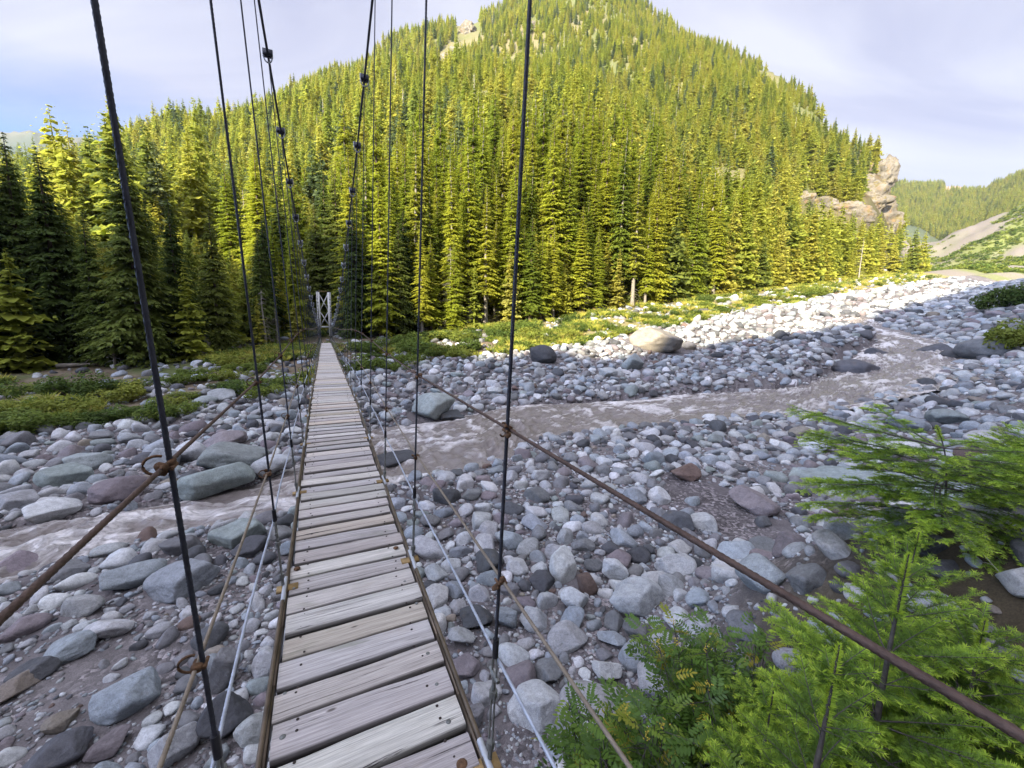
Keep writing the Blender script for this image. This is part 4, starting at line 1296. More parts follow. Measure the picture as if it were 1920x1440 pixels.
for (px, py, top, D, kind, lab) in HERO:
    d = px_ray(px, py); p = d * (D / d[1])
    z0 = hz(p[0], p[1])
    px_, py_, dd = proj((p[0], p[1], z0))
    lo_, hi_ = z0 + 2, z0 + 45                            # height that puts the top on its row
    for _ in range(40):
        mid_ = (lo_ + hi_) / 2
        if proj((p[0], p[1], mid_))[1] > top: lo_ = mid_
        else: hi_ = mid_
    ztop = lo_
    H = max(ztop - z0, 4)
    make_tree(p[0], p[1], H, kind, lab, None)
    taken.append((p[0], p[1], 1.6))
# bare crags on the mountain, in (photo px, photo py, radius px)
CRAGS = [(878, 62, 26, 40), (838, 118, 30, 20), (852, 96, 18, 16), (1000, 48, 12, 16), (1190, 350, 18, 26), (1656, 332, 17, 30), (1636, 374, 24, 26), (1662, 408, 20, 28), (1618, 408, 16, 18), (1588, 394, 26, 13), (1545, 384, 22, 11), (1506, 374, 18, 10), (1626, 340, 11, 14)]
def before_crag(x, y, z, H):
    px_, py_, d_ = proj((x, y, z)); top_ = py_ - H / d_ * FPX * .85
    return any(abs(px_ - cx) < rx * .95 and top_ < cy + ry * .75 and py_ > cy - ry * .6 for cx, cy, rx, ry in CRAGS[4:])
def shaded(x, y, z):
    """is the point in the ridge's shadow (march towards the sun)"""
    t = np.linspace(4, 260, 80); Q = np.array([x, y, z])[None] - t[:, None] * LD[None]
    return bool((height0(Q[:, 0], Q[:, 1]) > Q[:, 2]).any())
# the trees of the edge and the first ranks behind it
cand = []
for _ in range(9000):
    a = rng.uniform(R_(-56), R_(54)); rt = float(tab(TT, a, 1)); 
    r = rt * rng.uniform(1.0, 1.75) ** 1.0 + rng.uniform(0, 3)
    if r > 330: continue
    cand.append((r, a, rt))
cand.sort()
ntree = len(HERO)
pend = []
for r, a, rt in cand:
    x, y = r * math.sin(a), r * math.cos(a)
    dm = 1.25 + .012 * r
    if not tree_free(x, y, dm): continue
    # keep the bridge's line open in front of the tower
    t_ = x * BRT[0] + y * BRT[1] - .6; s_ = x * BRD[0] + y * BRD[1]
    if abs(t_) < 2.2 and s_ < 53: continue
    edge_ = (r - rt) / rt
    H = rng.choice([11, 15, 18, 22]) * rng.uniform(.85, 1.15) * (1 if edge_ > .06 else rng.uniform(.5, 1)) * (1.0 if r < 60 else 1.1)
    if a < R_(-22): H *= .72
    zb_ = float(height0(np.array([x]), np.array([y]))[0]); ppx, ppy, pd_ = proj((x, y, zb_))
    if ppx < 490 and r < 75:
        lim_ = np.interp(ppx, [-60, 0, 60, 130, 185, 230, 272, 320, 400, 490], [225, 225, 255, 310, 405, 410, 330, 405, 440, 480])
        a_, b_ = 0.0, 40.0
        for _q in range(25):
            m_ = (a_ + b_) / 2
            if proj((x, y, zb_ + m_))[1] > lim_: a_ = m_
            else: b_ = m_
        H = min(H, a_ * rng.uniform(.75, 1))
        if H < 3.5: continue
    if r > 60 and before_crag(x, y, zb_, H): continue
    taken.append((x, y, dm * .5)); pend.append((H / r, x, y, H, r, a, edge_))
pend.sort(reverse=True)
extra = []
for j, (k_, x, y, H, r, a, e_) in enumerate(pend):
    if ntree >= 296: extra.append((x, y, H)); continue
    ntree += 1
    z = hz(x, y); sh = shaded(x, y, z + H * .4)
    first = e_ < .08
    t_ = x * BRT[0] + y * BRT[1]
    where = 'downstream of the bridge' if t_ < 0 else ('between the tower and the big tan slab' if a < .30 else ('along the edge further up the valley' if r < 120 else 'at the far end of the wooded edge'))
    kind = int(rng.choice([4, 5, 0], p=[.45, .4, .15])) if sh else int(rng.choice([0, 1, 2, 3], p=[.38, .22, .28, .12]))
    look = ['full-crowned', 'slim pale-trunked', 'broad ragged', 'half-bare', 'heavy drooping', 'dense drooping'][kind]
    light = 'shaded' if sh else 'sunlit'
    pos = 'in the front rank' if first else 'behind the front rank'
    lab = f'{light} {look} conifer {pos} {where}'
    make_tree(x, y, H, kind, lab, lab.replace(' conifer ', ' conifers '))

# the wooded mountain: thousands of trees as one mass
FP, FS, FI = [], [], []
for x, y, H in extra: FP.append((x, y, hz(x, y) - .3)); FS.append(H / 20); FI.append(int(rng.integers(4)))
NM = 60000
ma = rng.uniform(R_(-58), R_(56), NM)
mr = 40 + 720 * rng.uniform(0, 1, NM) ** .72
rt_, rr_ = tab(TT, ma, 1), tab(RID, ma, 1)
inr = inside(RID, ma) | (ma < RID[0][0])
ok = (mr > rt_ * np.where(ma < R_(-28), 2.1, 1.5)) & (mr < rr_ * 1.04) & inr & (rng.uniform(0, 1, NM) < np.clip(.35 + 150 / mr, 0, .95))
mx, my = mr * np.sin(ma), mr * np.cos(ma)
nb_ = fbm(P2(mx, my, .02), 4, 41); ok &= nb_ > -.42
MZ = height(mx, my)
mpx, mpy, md = proj(np.stack([mx, my, MZ], 1))
for cx, cy, rx, ry in CRAGS:
    ok &= ~((((mpx - cx) / (rx * .95)) ** 2 + ((mpy - cy) / (ry * .95)) ** 2 < 1) & (md > 100))
hpx = 20 * .8 / md * FPX
for cx, cy, rx, ry in CRAGS[4:]:
    ok &= ~((np.abs(mpx - cx) < rx * .95) & (mpy - hpx * .75 < cy + ry * .75) & (mpy > cy - ry * .6) & (md < 420))
cellsz = {}
for j in np.nonzero(ok)[0]:
    key = (int(mx[j] // 3.4), int(my[j] // 3.4))
    if key in cellsz: continue
    cellsz[key] = 1
    FP.append((mx[j], my[j], MZ[j] - .4)); FS.append(rng.choice([.5, .7, .85, 1.0]) * rng.uniform(.8, 1.15) * (.82 if mr[j] > 330 else 1 if mr[j] > 160 else 1.15) * (1.0 if nb_[j] > -.1 else .75)); FI.append(int(rng.choice(6, p=[.29, .22, .22, .12, .12, .03])))
# the far ridges
NFAR = 34000
fa_ = rng.uniform(R_(24), R_(56), NFAR); fr2 = rng.uniform(950, 2200, NFAR)
fX, fY = fr2 * np.sin(fa_), fr2 * np.cos(fa_); fZ = height(fX, fY)
fno = fbm(P2(fX, fY, .008), 3, 58)
kx_ = (fno > -.30) & ~((proj(np.stack([fX, fY, fZ], 1))[0] > 1770) & (proj(np.stack([fX, fY, fZ], 1))[0] < 1850) & (proj(np.stack([fX, fY, fZ], 1))[1] < 362))
for j in np.nonzero(kx_)[0]: FP.append((fX[j], fY[j], fZ[j] - 1)); FS.append(rng.uniform(.8, 1.5)); FI.append(int(rng.integers(4)))
fa_ = rng.uniform(R_(-57), R_(-36), 5000); fr2 = rng.uniform(500, 1300, 5000); fX, fY = fr2 * np.sin(fa_), fr2 * np.cos(fa_); fZ = height(fX, fY)
for j in range(5000): FP.append((fX[j], fY[j], fZ[j] - 1)); FS.append(rng.uniform(.5, 1.0)); FI.append(int(rng.integers(4)))
print('forest', len(FP), 'trees', ntree)

def instancer(name, pts, scl, idxs, protos, mat=None):
    """ONE object of kind stuff: its points carry copies of the given meshes (geometry nodes)"""
    me = bpy.data.meshes.new(name); me.vertices.add(len(pts)); me.vertices.foreach_set('co', np.asarray(pts, np.float32).ravel())
    a = me.attributes.new('scl', 'FLOAT', 'POINT'); a.data.foreach_set('value', np.asarray(scl, np.float32))
    a = me.attributes.new('pick', 'INT', 'POINT'); a.data.foreach_set('value', np.asarray(idxs, np.int32))
    a = me.attributes.new('yaw', 'FLOAT', 'POINT'); a.data.foreach_set('value', rng.uniform(0, 6.28, len(pts)).astype(np.float32))
    o = link(name, me)
    cl = bpy.data.collections.new(name + '_kinds')
    for k, pm in enumerate(protos):
        po = bpy.data.objects.new(f'{name}_kind_{k}', pm); cl.objects.link(po)
    ng = bpy.data.node_groups.new(name, 'GeometryNodeTree')
    ng.interface.new_socket('Geometry', in_out='INPUT', socket_type='NodeSocketGeometry'); ng.interface.new_socket('Geometry', in_out='OUTPUT', socket_type='NodeSocketGeometry')
    gi, go = ng.nodes.new('NodeGroupInput'), ng.nodes.new('NodeGroupOutput')
    ci = ng.nodes.new('GeometryNodeCollectionInfo'); ci.inputs['Collection'].default_value = cl; ci.inputs['Separate Children'].default_value = True; ci.inputs['Reset Children'].default_value = True
    ip = ng.nodes.new('GeometryNodeInstanceOnPoints'); ip.inputs['Pick Instance'].default_value = True
    def at(nm, ty):
        n = ng.nodes.new('GeometryNodeInputNamedAttribute'); n.data_type = ty; n.inputs['Name'].default_value = nm
        return n.outputs['Attribute']
    ng.links.new(gi.outputs[0], ip.inputs['Points']); ng.links.new(ci.outputs[0], ip.inputs['Instance'])
    ng.links.new(at('pick', 'INT'), ip.inputs['Instance Index']); ng.links.new(at('scl', 'FLOAT'), ip.inputs['Scale'])
    cb = ng.nodes.new('ShaderNodeCombineXYZ'); ng.links.new(at('yaw', 'FLOAT'), cb.inputs[2])
    er = ng.nodes.new('FunctionNodeEulerToRotation'); ng.links.new(cb.outputs[0], er.inputs[0]); ng.links.new(er.outputs[0], ip.inputs['Rotation'])
    ng.links.new(ip.outputs[0], go.inputs[0])
    md_ = o.modifiers.new('scatter', 'NODES'); md_.node_group = ng
    return stuff(o)
instancer('mountain_forest', FP, FS, FI, MIDP)

# crags: rough rock outcrops set into the slope
mcr = M('crag_rock', .95, .15)
P = mcr.coord('Position')
c = mcr.ramp(mcr.noise(P, .12, 6, .7), ((.3, (.085, .075, .06)), (.5, (.165, .145, .115)), (.68, (.235, .205, .165))))
c = mcr.mix(mcr.ramp(mcr.noise(P, .35, 5, .7), ((.52, 0), (.62, .8))), c, (.15, .12, .045))
c = mcr.mix(mcr.ramp(mcr.noise(P, .2, 3, .6), ((.58, 0), (.7, .7))), c, (.22, .135, .07))
mcr.color(c); mcr.bump(mcr.noise(P, .5, 8, .75), 1.0, 1.2)
CL = ['grey broken crag high on the sunlit mountain', 'pale bare gully below the high crag', 'small bare patch between crag and gully', 'small grey outcrop near the mountain top', 'reddish bare rock showing between tall lit conifers',
      'pale cliff head at the upstream end of the mountain, right under the last trees', 'broken middle face of the pale cliff', 'lower buttress of the pale cliff, closest to the valley', 'low tan rock step beside the cliff foot',
      'orange-brown ledge running from the cliff into the trees', 'rusty rock band farther along from the orange-brown ledge', 'small rusty scar among the trees, farthest from the cliff', 'small grey knob tucked beside the cliff head']
for j, (cx, cy, rx, ry) in enumerate(CRAGS):
    p = march(cx, cy, height, 60); D = p @ Fw
    V = polyrock(ICO[5][0], 61 + j, k=10, nf=18, noise=.25, dims=(1, 1, 1), fine=.05)
    hd = math.atan2(p[0], p[1])
    w, h = rx * D / FPX * (1.15 if j > 4 else .6), ry * D / FPX * (1.2 if j > 4 else .6)
    V = V * np.array([w, max(w * .5, h * .45), h])
    # broken strata and joints
    un = V / (np.linalg.norm(V, axis=1)[:, None] + 1e-6)
    st_ = np.round(fbm(V * np.array([.10, .10, .55]) + j * 7, 3, 90) * 6) / 6 * .30 + (1 - np.abs(fbm(V * np.array([.35, .35, .25]) + j, 4, 91)) * 2.5) * .13 + fbm(V * .9 + j, 3, 92) * .06
    V = V + st_[:, None] * min(w, h) * un
    o = link('rock_outcrop', mesh_np('rock_outcrop', V, ICO[5][1], False), mcr.m)
    o.location = p; o.rotation_euler = (-.25 if j < 5 or j > 8 else 0, (j * .37) % .5 - .25, -hd)
    tag(o, CL[j], 'crag')

# ------------------------------------------------------------------ bushes, ground plants, dead wood
def leaf_mat(name, stops, trans=.35):
    return needle_mat(name, stops, trans, 2.5)
MAT_BUSH = leaf_mat('bush_leaves', ((0.1, (.048, .080, .018)), (0.4, (.095, .140, .026)), (0.65, (.16, .20, .034)), (0.9, (.26, .265, .042))))
def bush(seed, n=2600, squash=.62, leaf=.062):
    g = np.random.default_rng(seed)
    cl = g.normal(size=(14, 3)) * np.array([.42, .42, .22]); cl[:, 2] = np.abs(cl[:, 2]) + .25
    cs = g.uniform(.22, .42, 14)
    k = g.integers(0, 14, n)
    d = g.normal(size=(n, 3)); d /= np.linalg.norm(d, axis=1)[:, None]
    c = cl[k] + d * (cs[k] * g.uniform(.55, 1, n) ** .6)[:, None]
    c[:, 2] = np.maximum(c[:, 2] * squash * 1.5, .02)
    up = d * .6 + np.array([0, 0, .6]) + g.normal(size=(n, 3)) * .5
    t = np.cross(up, g.normal(size=(n, 3))); t /= np.linalg.norm(t, axis=1)[:, None]
    b = np.cross(up, t); b /= np.linalg.norm(b, axis=1)[:, None]
    s_ = leaf * g.uniform(.6, 1.3, n)[:, None]
    V = np.stack([c - t * s_, c + b * s_ * .45, c + t * s_, c - b * s_ * .45], 1).reshape(-1, 3)
    i = np.arange(n)[:, None] * 4; F = np.concatenate([i + [[0, 1, 2]], i + [[0, 2, 3]]])
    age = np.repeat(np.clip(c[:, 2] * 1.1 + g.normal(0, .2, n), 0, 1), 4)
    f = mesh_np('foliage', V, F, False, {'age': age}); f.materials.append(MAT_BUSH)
    mb = MB()
    for q in range(9):
        e = cl[q] * np.array([1, 1, squash * 1.4])
        tube(mb, np.stack([e * np.array([.1, .1, 0]), e * np.array([.55, .55, .6]), e]), np.array([.022, .015, .006]), 4)
    st = mb.mesh('stems', True); st.materials.append(MAT_BARK)
    return f, st
BUSH = [bush(400 + k) for k in range(6)]
def make_bush(x, y, wd, ht, label, group=None):
    r = empty('bush', (x, y, hz(x, y) - .04), rng.uniform(0, 6.28)); r.scale = (wd, wd, ht)
    f, st = BUSH[int(rng.integers(6))]
    link('foliage', f, None, r); link('stems', st, None, r)
    tag(r, label, 'bush', group)
HB = [(40, 800, 60, 'low green bush at the downstream end of the bank above the cobbles'), (105, 795, 70, 'wide green bush behind the cobbles, second from the downstream end'), (160, 735, 34, 'bright yellow-green bush alone higher on the shaded bank'),
      (190, 785, 60, 'rounded green bush in the row above the far cobbles'), (262, 772, 66, 'broad green bush just behind the near hanger rope'), (320, 758, 54, 'dense green bush beside the cracked boulders'),
      (360, 712, 44, 'green bush above the cracked greenish boulder'), (430, 705, 44, 'light green bush behind the cracked boulders'), (490, 735, 50, 'leafy bush close beside the deck on its downstream side'), (525, 715, 44, 'yellowish bush at the deck side below the tower'),
      (470, 690, 40, 'green bush under the rusty knot of the second hanger'), (25, 735, 50, 'green bush near the dark trunks at the downstream end'), (95, 730, 46, 'sprawling green bush halfway up the shaded bank'),
      (735, 690, 34, 'bright bush beside the deck on its upstream side'), (780, 655, 46, 'bush at the shade line just upstream of the tower'), (1905, 640, 90, 'dark bush overhanging the upstream channel'), (1890, 568, 70, 'dark low bush on the valley side above the upstream boulders'), (1925, 560, 60, 'dark conifer-like bush at the edge of the valley floor')]
for px, py, w, lab in HB:
    p = G(px, py + w * .15); D = p @ Fw; wm_ = w * D / FPX
    make_bush(p[0], p[1], wm_ * .72, wm_ * (.55 if px < 1800 else .75), lab)
nb2 = 0
for _ in range(4000):
    if nb2 >= 120: break
    a = rng.uniform(R_(-54), R_(44)); r = float(tab(TB, a, 1)) * rng.uniform(.97, 1.32)
    if r > float(tab(TT, a, 1)) * 1.02 or r > 150: continue
    x, y = r * math.sin(a), r * math.cos(a)
    t_ = x * BRT[0] + y * BRT[1] - .5
    if abs(t_) < 1.6: continue
    if a < R_(-20) and rng.uniform() < .5: continue
    z = hz(x, y); sh = shaded(x, y, z + .3)
    lab = f"{'shaded' if sh else 'sunlit yellow-green'} low bush along the {'downstream' if t_ < 0 else 'upstream'} bank{'' if r < 40 else ' further up the valley' if r > 70 else ' below the wooded edge'}"
    w = rng.uniform(.5, 1.5) * (1 + r / 120)
    make_bush(x, y, w, w * rng.uniform(.45, 1.0), lab, lab.replace(' bush ', ' bushes '))
    nb2 += 1
# low ground plants on the bank, as a mass
GP, GS, GI = [], [], []
for _ in range(11000):
    a = rng.uniform(R_(-55), R_(50)); rb = float(tab(TB, a, 1)); rt = float(tab(TT, a, 1)); r = rb + (rt * 1.15 - rb) * rng.uniform(-.08, 1)
    if r > 280: continue
    x, y = r * math.sin(a), r * math.cos(a)
    if fbm(np.array([[x * .22, y * .22, 0]]), 2, 44)[0] < (.16 if a < .02 else -.12): continue
    GP.append((x, y)); GS.append(rng.uniform(.18, .5) * (1 + r / 90)); GI.append(int(rng.integers(6)) if a < .02 else int(rng.choice(6, p=[.12, .12, .12, .22, .21, .21])))
gp = np.array(GP); gz_ = height(gp[:, 0], gp[:, 1])
def tuft(seed, n=70):
    g = np.random.default_rng(seed); a = g.uniform(0, 6.28, n); l = g.uniform(.5, 1.1, n); sp_ = g.uniform(.1, .7, n)
    b = np.stack([np.cos(a) * .12, np.sin(a) * .12, 0 * a], 1) * g.uniform(0, 1, n)[:, None]; d = np.stack([np.cos(a) * sp_, np.sin(a) * sp_, 0 * a + 1], 1) * l[:, None]
    w = np.stack([-np.sin(a), np.cos(a), 0 * a], 1) * .03
    V = np.stack([b - w, b + w, b + d * .6 + w * .8, b + d + np.stack([np.cos(a), np.sin(a), -.3 + 0 * a], 1) * .2 * sp_[:, None]], 1).reshape(-1, 3)
    me = mesh_np('tuft', V, np.arange(n)[:, None] * 4 + np.array([[0, 1, 2, 3]]), False, {'age': np.tile([.4, .4, .8, 1.0], n)}); me.materials.append(MAT_TUFT); return me
MAT_TUFT = leaf_mat('bank_grass', ((0.1, (.16, .20, .035)), (0.4, (.30, .32, .050)), (0.65, (.40, .37, .08)), (0.9, (.30, .22, .09))))
instancer('ground_cover_plants', np.column_stack([gp, gz_]), GS, GI, [bush(450 + k, 160, .7, .16)[0] for k in range(3)] + [tuft(460 + k) for k in range(3)])
# scrub on the open slope far up the valley
sa2 = rng.uniform(R_(38), R_(56), 9000); sr2 = rng.uniform(380, 900, 9000); sx2, sy2 = sr2 * np.sin(sa2), sr2 * np.cos(sa2)
kk = fbm(P2(sx2, sy2, .018), 5, 51) < .05
instancer('valley_scrub', np.column_stack([sx2, sy2, height(sx2, sy2)])[kk], rng.uniform(1.2, 3.0, kk.sum()), rng.integers(0, 6, kk.sum()), [bush(470 + k, 60, .7, .3)[0] for k in range(6)])

MAT_DEAD = simple('bleached_dead_wood', (.27, .245, .215), .95, .35, 5, 0, .5, bd=.02)
LOGS = [(150, 688, 60, .2, 'grey fallen log under the dark trees at the downstream end'), (60, 690, 44, -.3, 'short broken log lying at the foot of the shaded wood'), (300, 672, 50, .5, 'thin fallen trunk below the pointed dark conifer'), (440, 655, 50, -.25, 'bleached log leaning on the bank beside the stump'),
        (1330, 562, 60, .1, 'bleached log on the sunlit wood edge'), (1440, 545, 54, .45, 'pale fallen trunk below the orange slope'), (1690, 520, 50, .4, 'slanting dead trunk at the cut bank up the valley'), (1240, 575, 50, -.2, 'pale log among the yellow bushes')]
for k, (px, py, w, ang, lab) in enumerate(LOGS):
    p = G(px, py, 8); D = p @ Fw; L = w * D / FPX; hd = math.atan2(p[0], p[1]) + math.pi / 2 + ang
    d = np.array([math.sin(hd), math.cos(hd), .06]); t = np.linspace(-.5, .5, 9)[:, None]
    pts = d * t * L + np.array([0, 0, .16]) + np.cumsum(np.random.default_rng(k).normal(0, .03, (9, 3)), 0) * .6
    r = empty('fallen_log', tuple(p)); tag(r, lab, 'log')
    mb = MB(); tube(mb, pts, np.linspace(.17, .08, 9) * (1 + L * .04), 8); link('trunk', mb.mesh('trunk', True), MAT_DEAD, r)
    for q in range(5):
        g = np.random.default_rng(k * 9 + q); b0 = pts[g.integers(2, 9)]; dd = g.normal(size=3); dd[2] = abs(dd[2]); dd /= np.linalg.norm(dd)
        mb = MB(); tube(mb, np.stack([b0, b0 + dd * .3, b0 + dd * .55 + np.array([.1, 0, .05])]), np.array([.04, .025, .01]), 5); link('branch', mb.mesh('branch', True), MAT_DEAD, r)
# the upturned stump
p = G(388, 668, 8)
r = empty('tree_stump', tuple(p)); tag(r, 'weathered grey stump with a splayed skirt of bare roots on the shaded bank', 'tree stump')
mb = MB(); zt = np.linspace(-.1, 2.0, 12); tube(mb, np.stack([.08 * np.sin(zt * 2), .05 * zt, zt], 1), np.interp(zt, [0, .5, 1.2, 2.0], [.5, .3, .26, .12]), 10); link('trunk', mb.mesh('trunk', True), MAT_DEAD, r)
for q in range(14):
    g = np.random.default_rng(q + 60); a = q * .45 + g.normal(0, .1); d = np.array([math.cos(a), math.sin(a), 0])
    mb = MB(); tube(mb, np.stack([d * .15 + Z_AX * .75, d * .45 + Z_AX * .5, d * .75 + Z_AX * .22, d * 1.15 - Z_AX * .05]), np.array([.07, .06, .045, .015]), 5); link('root', mb.mesh('root', True), MAT_DEAD, r)
# bare dead saplings
SN = [(497, 640, 545, 38, 'grey dead sapling with bare twigs beside the second hanger'), (520, 650, 575, 40, 'smaller dead sapling just beyond the bare grey one'), (1093, 600, 470, 62, 'pale dead snag with mossy stubs in the lit edge'), (845, 632, 470, 50, 'bleached bare trunk at the shade line'), (1610, 520, 450, 150, 'bare grey snag below the pale cliff'), (215, 690, 600, 29, 'thin dead sapling in front of the shaded wood')]
for k, (px, py, top, D, lab) in enumerate(SN):
    d = px_ray(px, py); p = d * (D / d[1]); z0 = hz(p[0], p[1]); _, yy, _ = proj((p[0], p[1], z0)); H = max((yy - top) / FPX * D, 1.5)
    r = empty('dead_tree', (p[0], p[1], z0)); tag(r, lab, 'dead tree')
    g = np.random.default_rng(k + 77); mb = MB(); zt = np.linspace(-.2, H, 10)
    tube(mb, np.stack([.05 * np.sin(zt), .05 * np.cos(zt * .8), zt], 1), np.linspace(.07 + .01 * H, .015, 10), 7); link('trunk', mb.mesh('trunk', True), MAT_DEAD, r)
    mb = MB()
    for q in range(60):
        z = g.uniform(.12, .97) * H; a = g.uniform(0, 6.28); L = (1 - z / H * .8) * H * .2 * g.uniform(.4, 1); d = np.array([math.cos(a), math.sin(a), 0]); b0 = np.array([0, 0, z])
        tube(mb, np.stack([b0, b0 + d * L * .5 - Z_AX * L * .05, b0 + d * L - Z_AX * L * .35]), np.array([.022, .014, .005]), 4)
        for w_ in range(3):
            e = b0 + d * L * g.uniform(.4, .95) - Z_AX * L * .15; q2 = d + g.normal(size=3) * .7
            tube(mb, np.stack([e, e + q2 * L * .2, e + q2 * L * .32 - Z_AX * L * .1]), np.array([.008, .006, .003]), 3)
    link('crown', mb.mesh('crown', True), MAT_DEAD, r)

# ------------------------------------------------------------------ the fir saplings beside the bridge head
mf = M('fresh_fir_needles', .6, .3)
t = mf.attr('age', 'Fac')
c = mf.ramp(t, ((0.0, (.050, .095, .020)), (0.35, (.125, .220, .028)), (0.68, (.255, .390, .036)), (1.0, (.43, .56, .055))))
mf.color(c); mf.leafy(c, .35)
MAT_FIRB = simple('sapling_bark', (.085, .075, .068), .95, .4, 30, 0, .6, bd=.004)
MAT_TWIG = simple('grey_dead_twig', (.30, .27, .24), .95, .3, 30, 0, .3, bd=.003)
def needles(out, p0, p1, age0, age1, g, ln=.021, step=.0038, upv=None):
    """flat double rank of needles along a shoot from p0 to p1"""
    d = p1 - p0; L = np.linalg.norm(d)
    if L < .01: return
    d = d / L; n = max(4, int(L / step)); t = np.linspace(0, 1.0, n)
    side = np.cross(d, Z_AX if upv is None else upv); side /= np.linalg.norm(side) + 1e-9; up = np.cross(side, d)
    for e in (-1, 1):
        th = g.normal(.28, .38, n)
        l = ln * g.uniform(.75, 1.15, n) * np.clip(1.15 - t ** 6 * .5, .5, 1.2)
        fwd = g.uniform(.35, .75, n) + t ** 5 * .7
        dr = side[None] * (np.cos(th) * e)[:, None] + up[None] * np.sin(th)[:, None] + d[None] * fwd[:, None]
        dr /= np.linalg.norm(dr, axis=1)[:, None]
        b = p0[None] + d[None] * (t * L)[:, None]
        wv_ = np.cross(dr, up[None] + g.normal(size=(n, 3)) * .4); wv_ /= np.linalg.norm(wv_, axis=1)[:, None] + 1e-9
        w = .0023
        V = np.stack([b - wv_ * w, b + wv_ * w, b + dr * (l * .6)[:, None] + wv_ * w * 1.1 - up * (.0015), b + dr * l[:, None] - up[None] * .004], 1)
        out[0].append(V.reshape(-1, 3)); a = age0 + (age1 - age0) * t
        out[1].append(np.repeat(a * g.uniform(.85, 1.1, n), 4))
def fir(name, base, tip, seed, rmax, nwh, cat_label, crown_from=.12, step=.0042, ln=.031, bend=None, side_bias=None):
    g = np.random.default_rng(seed)
    base, tip = np.array(base, float), np.array(tip, float); H = np.linalg.norm(tip - base)
    r = empty(name, tuple(base)); tag(r, cat_label, 'fir sapling')
    n = 24; t = np.linspace(0, 1, n)[:, None]
    ax = (tip - base) * t + np.stack([.02 * np.sin(t[:, 0] * 7), .02 * np.cos(t[:, 0] * 6), 0 * t[:, 0]], 1)
    if bend is not None: ax = ax + np.array(bend) * (np.clip(t - .62, 0, 1) / .38) ** 2 - np.array(bend) * 0
    rad = np.interp(t[:, 0], [0, .5, 1], [.034 * H / 3, .022 * H / 3, .004])
    at = lambda f: np.array([np.interp(f, t[:, 0], ax[:, k]) for k in range(3)])
    out = ([], []); lim = MB(); dead = MB(); tube(lim, ax, rad, 9)
    needles(out, at(.90), at(1.0), .8, 1.0, g, ln, step * .7, S_AX); needles(out, at(.88), at(1.0), .8, 1.0, g, ln, step * .7, T_AX)
    fs = 1 - (1 - crown_from) * (np.linspace(.04 if bend is None else .19, 1, nwh) ** .92)
    for wi, f in enumerate(fs):
        q = (1 - f) / (1 - crown_from)
        nb = int(g.integers(5, 8)) if bend is None else int(g.integers(4, 6)); a0 = g.uniform(0, 6.28)
        for b in range(nb):
            a = a0 + b * 6.2832 / nb + g.normal(0, .25)
            L = rmax * (min(1, .10 + q * (1.6 if bend is None else 5.0)) if q < .7 else 1.0) * g.uniform(.6, 1.08)
            if side_bias is not None: L *= 1 + .35 * (math.cos(a) * side_bias[0] + math.sin(a) * side_bias[1])
            d = np.array([math.cos(a), math.sin(a), 0]); sd = np.array([-d[1], d[0], 0])
            p0 = at(f + g.normal(0, .006)); el0 = (.75 - q * .85 if bend is None else .20 - q * .30) + g.normal(0, .08)
            m = 7; tt_ = np.linspace(0, 1, m)
            P = p0 + d * (L * tt_)[:, None] + Z_AX * (L * (el0 * tt_ - .28 * tt_ ** 2 * q + .10 * tt_ ** 3))[:, None] + sd * (L * .05 * np.sin(tt_ * 3 + a))[:, None]
            isdead = q > .72 and g.uniform() < .30
            tube(dead if isdead else lim, P, np.linspace(.0075 * (L / .9) + .001, .0018, m), 5, cap=False)
            if isdead:
                for k in range(6):
                    u_ = g.uniform(.35, .95); e = np.array([np.interp(u_, tt_, P[:, c_]) for c_ in range(3)]); dd = d * .6 + sd * g.choice([-1, 1]) * .7 + Z_AX * g.normal(0, .3)
                    tube(dead, np.stack([e, e + dd * .1, e + dd * .2 - Z_AX * .02]), np.array([.003, .002, .001]), 3, cap=False)
                continue
            def on(u_): return np.array([np.interp(u_, tt_, P[:, c_]) for c_ in range(3)])
            K = 6
            for k in range(K):
                u0, u1 = .22 + .78 * k / K, .22 + .78 * (k + 1) / K
                needles(out, on(u0), on(u1), .12 + .62 * u0 ** 2, .15 + .80 * u1 ** 2.2, g, ln, step)
            ns = max(3, int(L / .078))
            for k in range(ns):
                u_ = .20 + .74 * (k + .5) / ns
                for e in (-1, 1):
                    if g.uniform() < (.12 if step < .005 else .42): continue
                    l2 = L * (.52 * (1 - u_) + .14) * g.uniform(.7, 1.1); l2 = min(l2, .34)
                    o_ = on(u_); dd = d * .62 + sd * e * .78 + Z_AX * (el0 * .5 - .18 * q + g.normal(0, .09)); dd /= np.linalg.norm(dd)
                    en = o_ + dd * l2 - Z_AX * l2 * .06
                    tube(lim, np.stack([o_, en]), np.array([.0022, .0012]), 3, cap=False)
                    ya = .30 + .45 * u_
                    md_ = o_ + (en - o_) * .5
                    needles(out, o_ + (en - o_) * .06, md_, ya * .55, ya * .8, g, ln, step); needles(out, md_, en, ya * .85, min(1, ya + .42), g, ln, step)
                    if l2 > .16:
                        for w_ in (.35, .58):
                            for e2 in (-1, 1):
                                if g.uniform() < .45: continue
                                o2 = o_ + (en - o_) * w_; dd2 = dd * .7 + np.cross(dd, Z_AX) * e2 * .65; l3 = l2 * .42 * g.uniform(.7, 1.1)
                                needles(out, o2, o2 + dd2 * l3, ya * .6, min(1, ya + .35), g, ln, step)
    V = np.concatenate(out[0]); A = np.concatenate(out[1]); k = len(V) // 4; i = np.arange(k)[:, None] * 4
    me = mesh_np('needles', V, i + np.array([[0, 1, 2, 3]]), False, {'age': np.clip(A, 0, 1)})
    link('needles', me, mf.m, r); link('trunk', lim.mesh('trunk', True), MAT_FIRB, r)
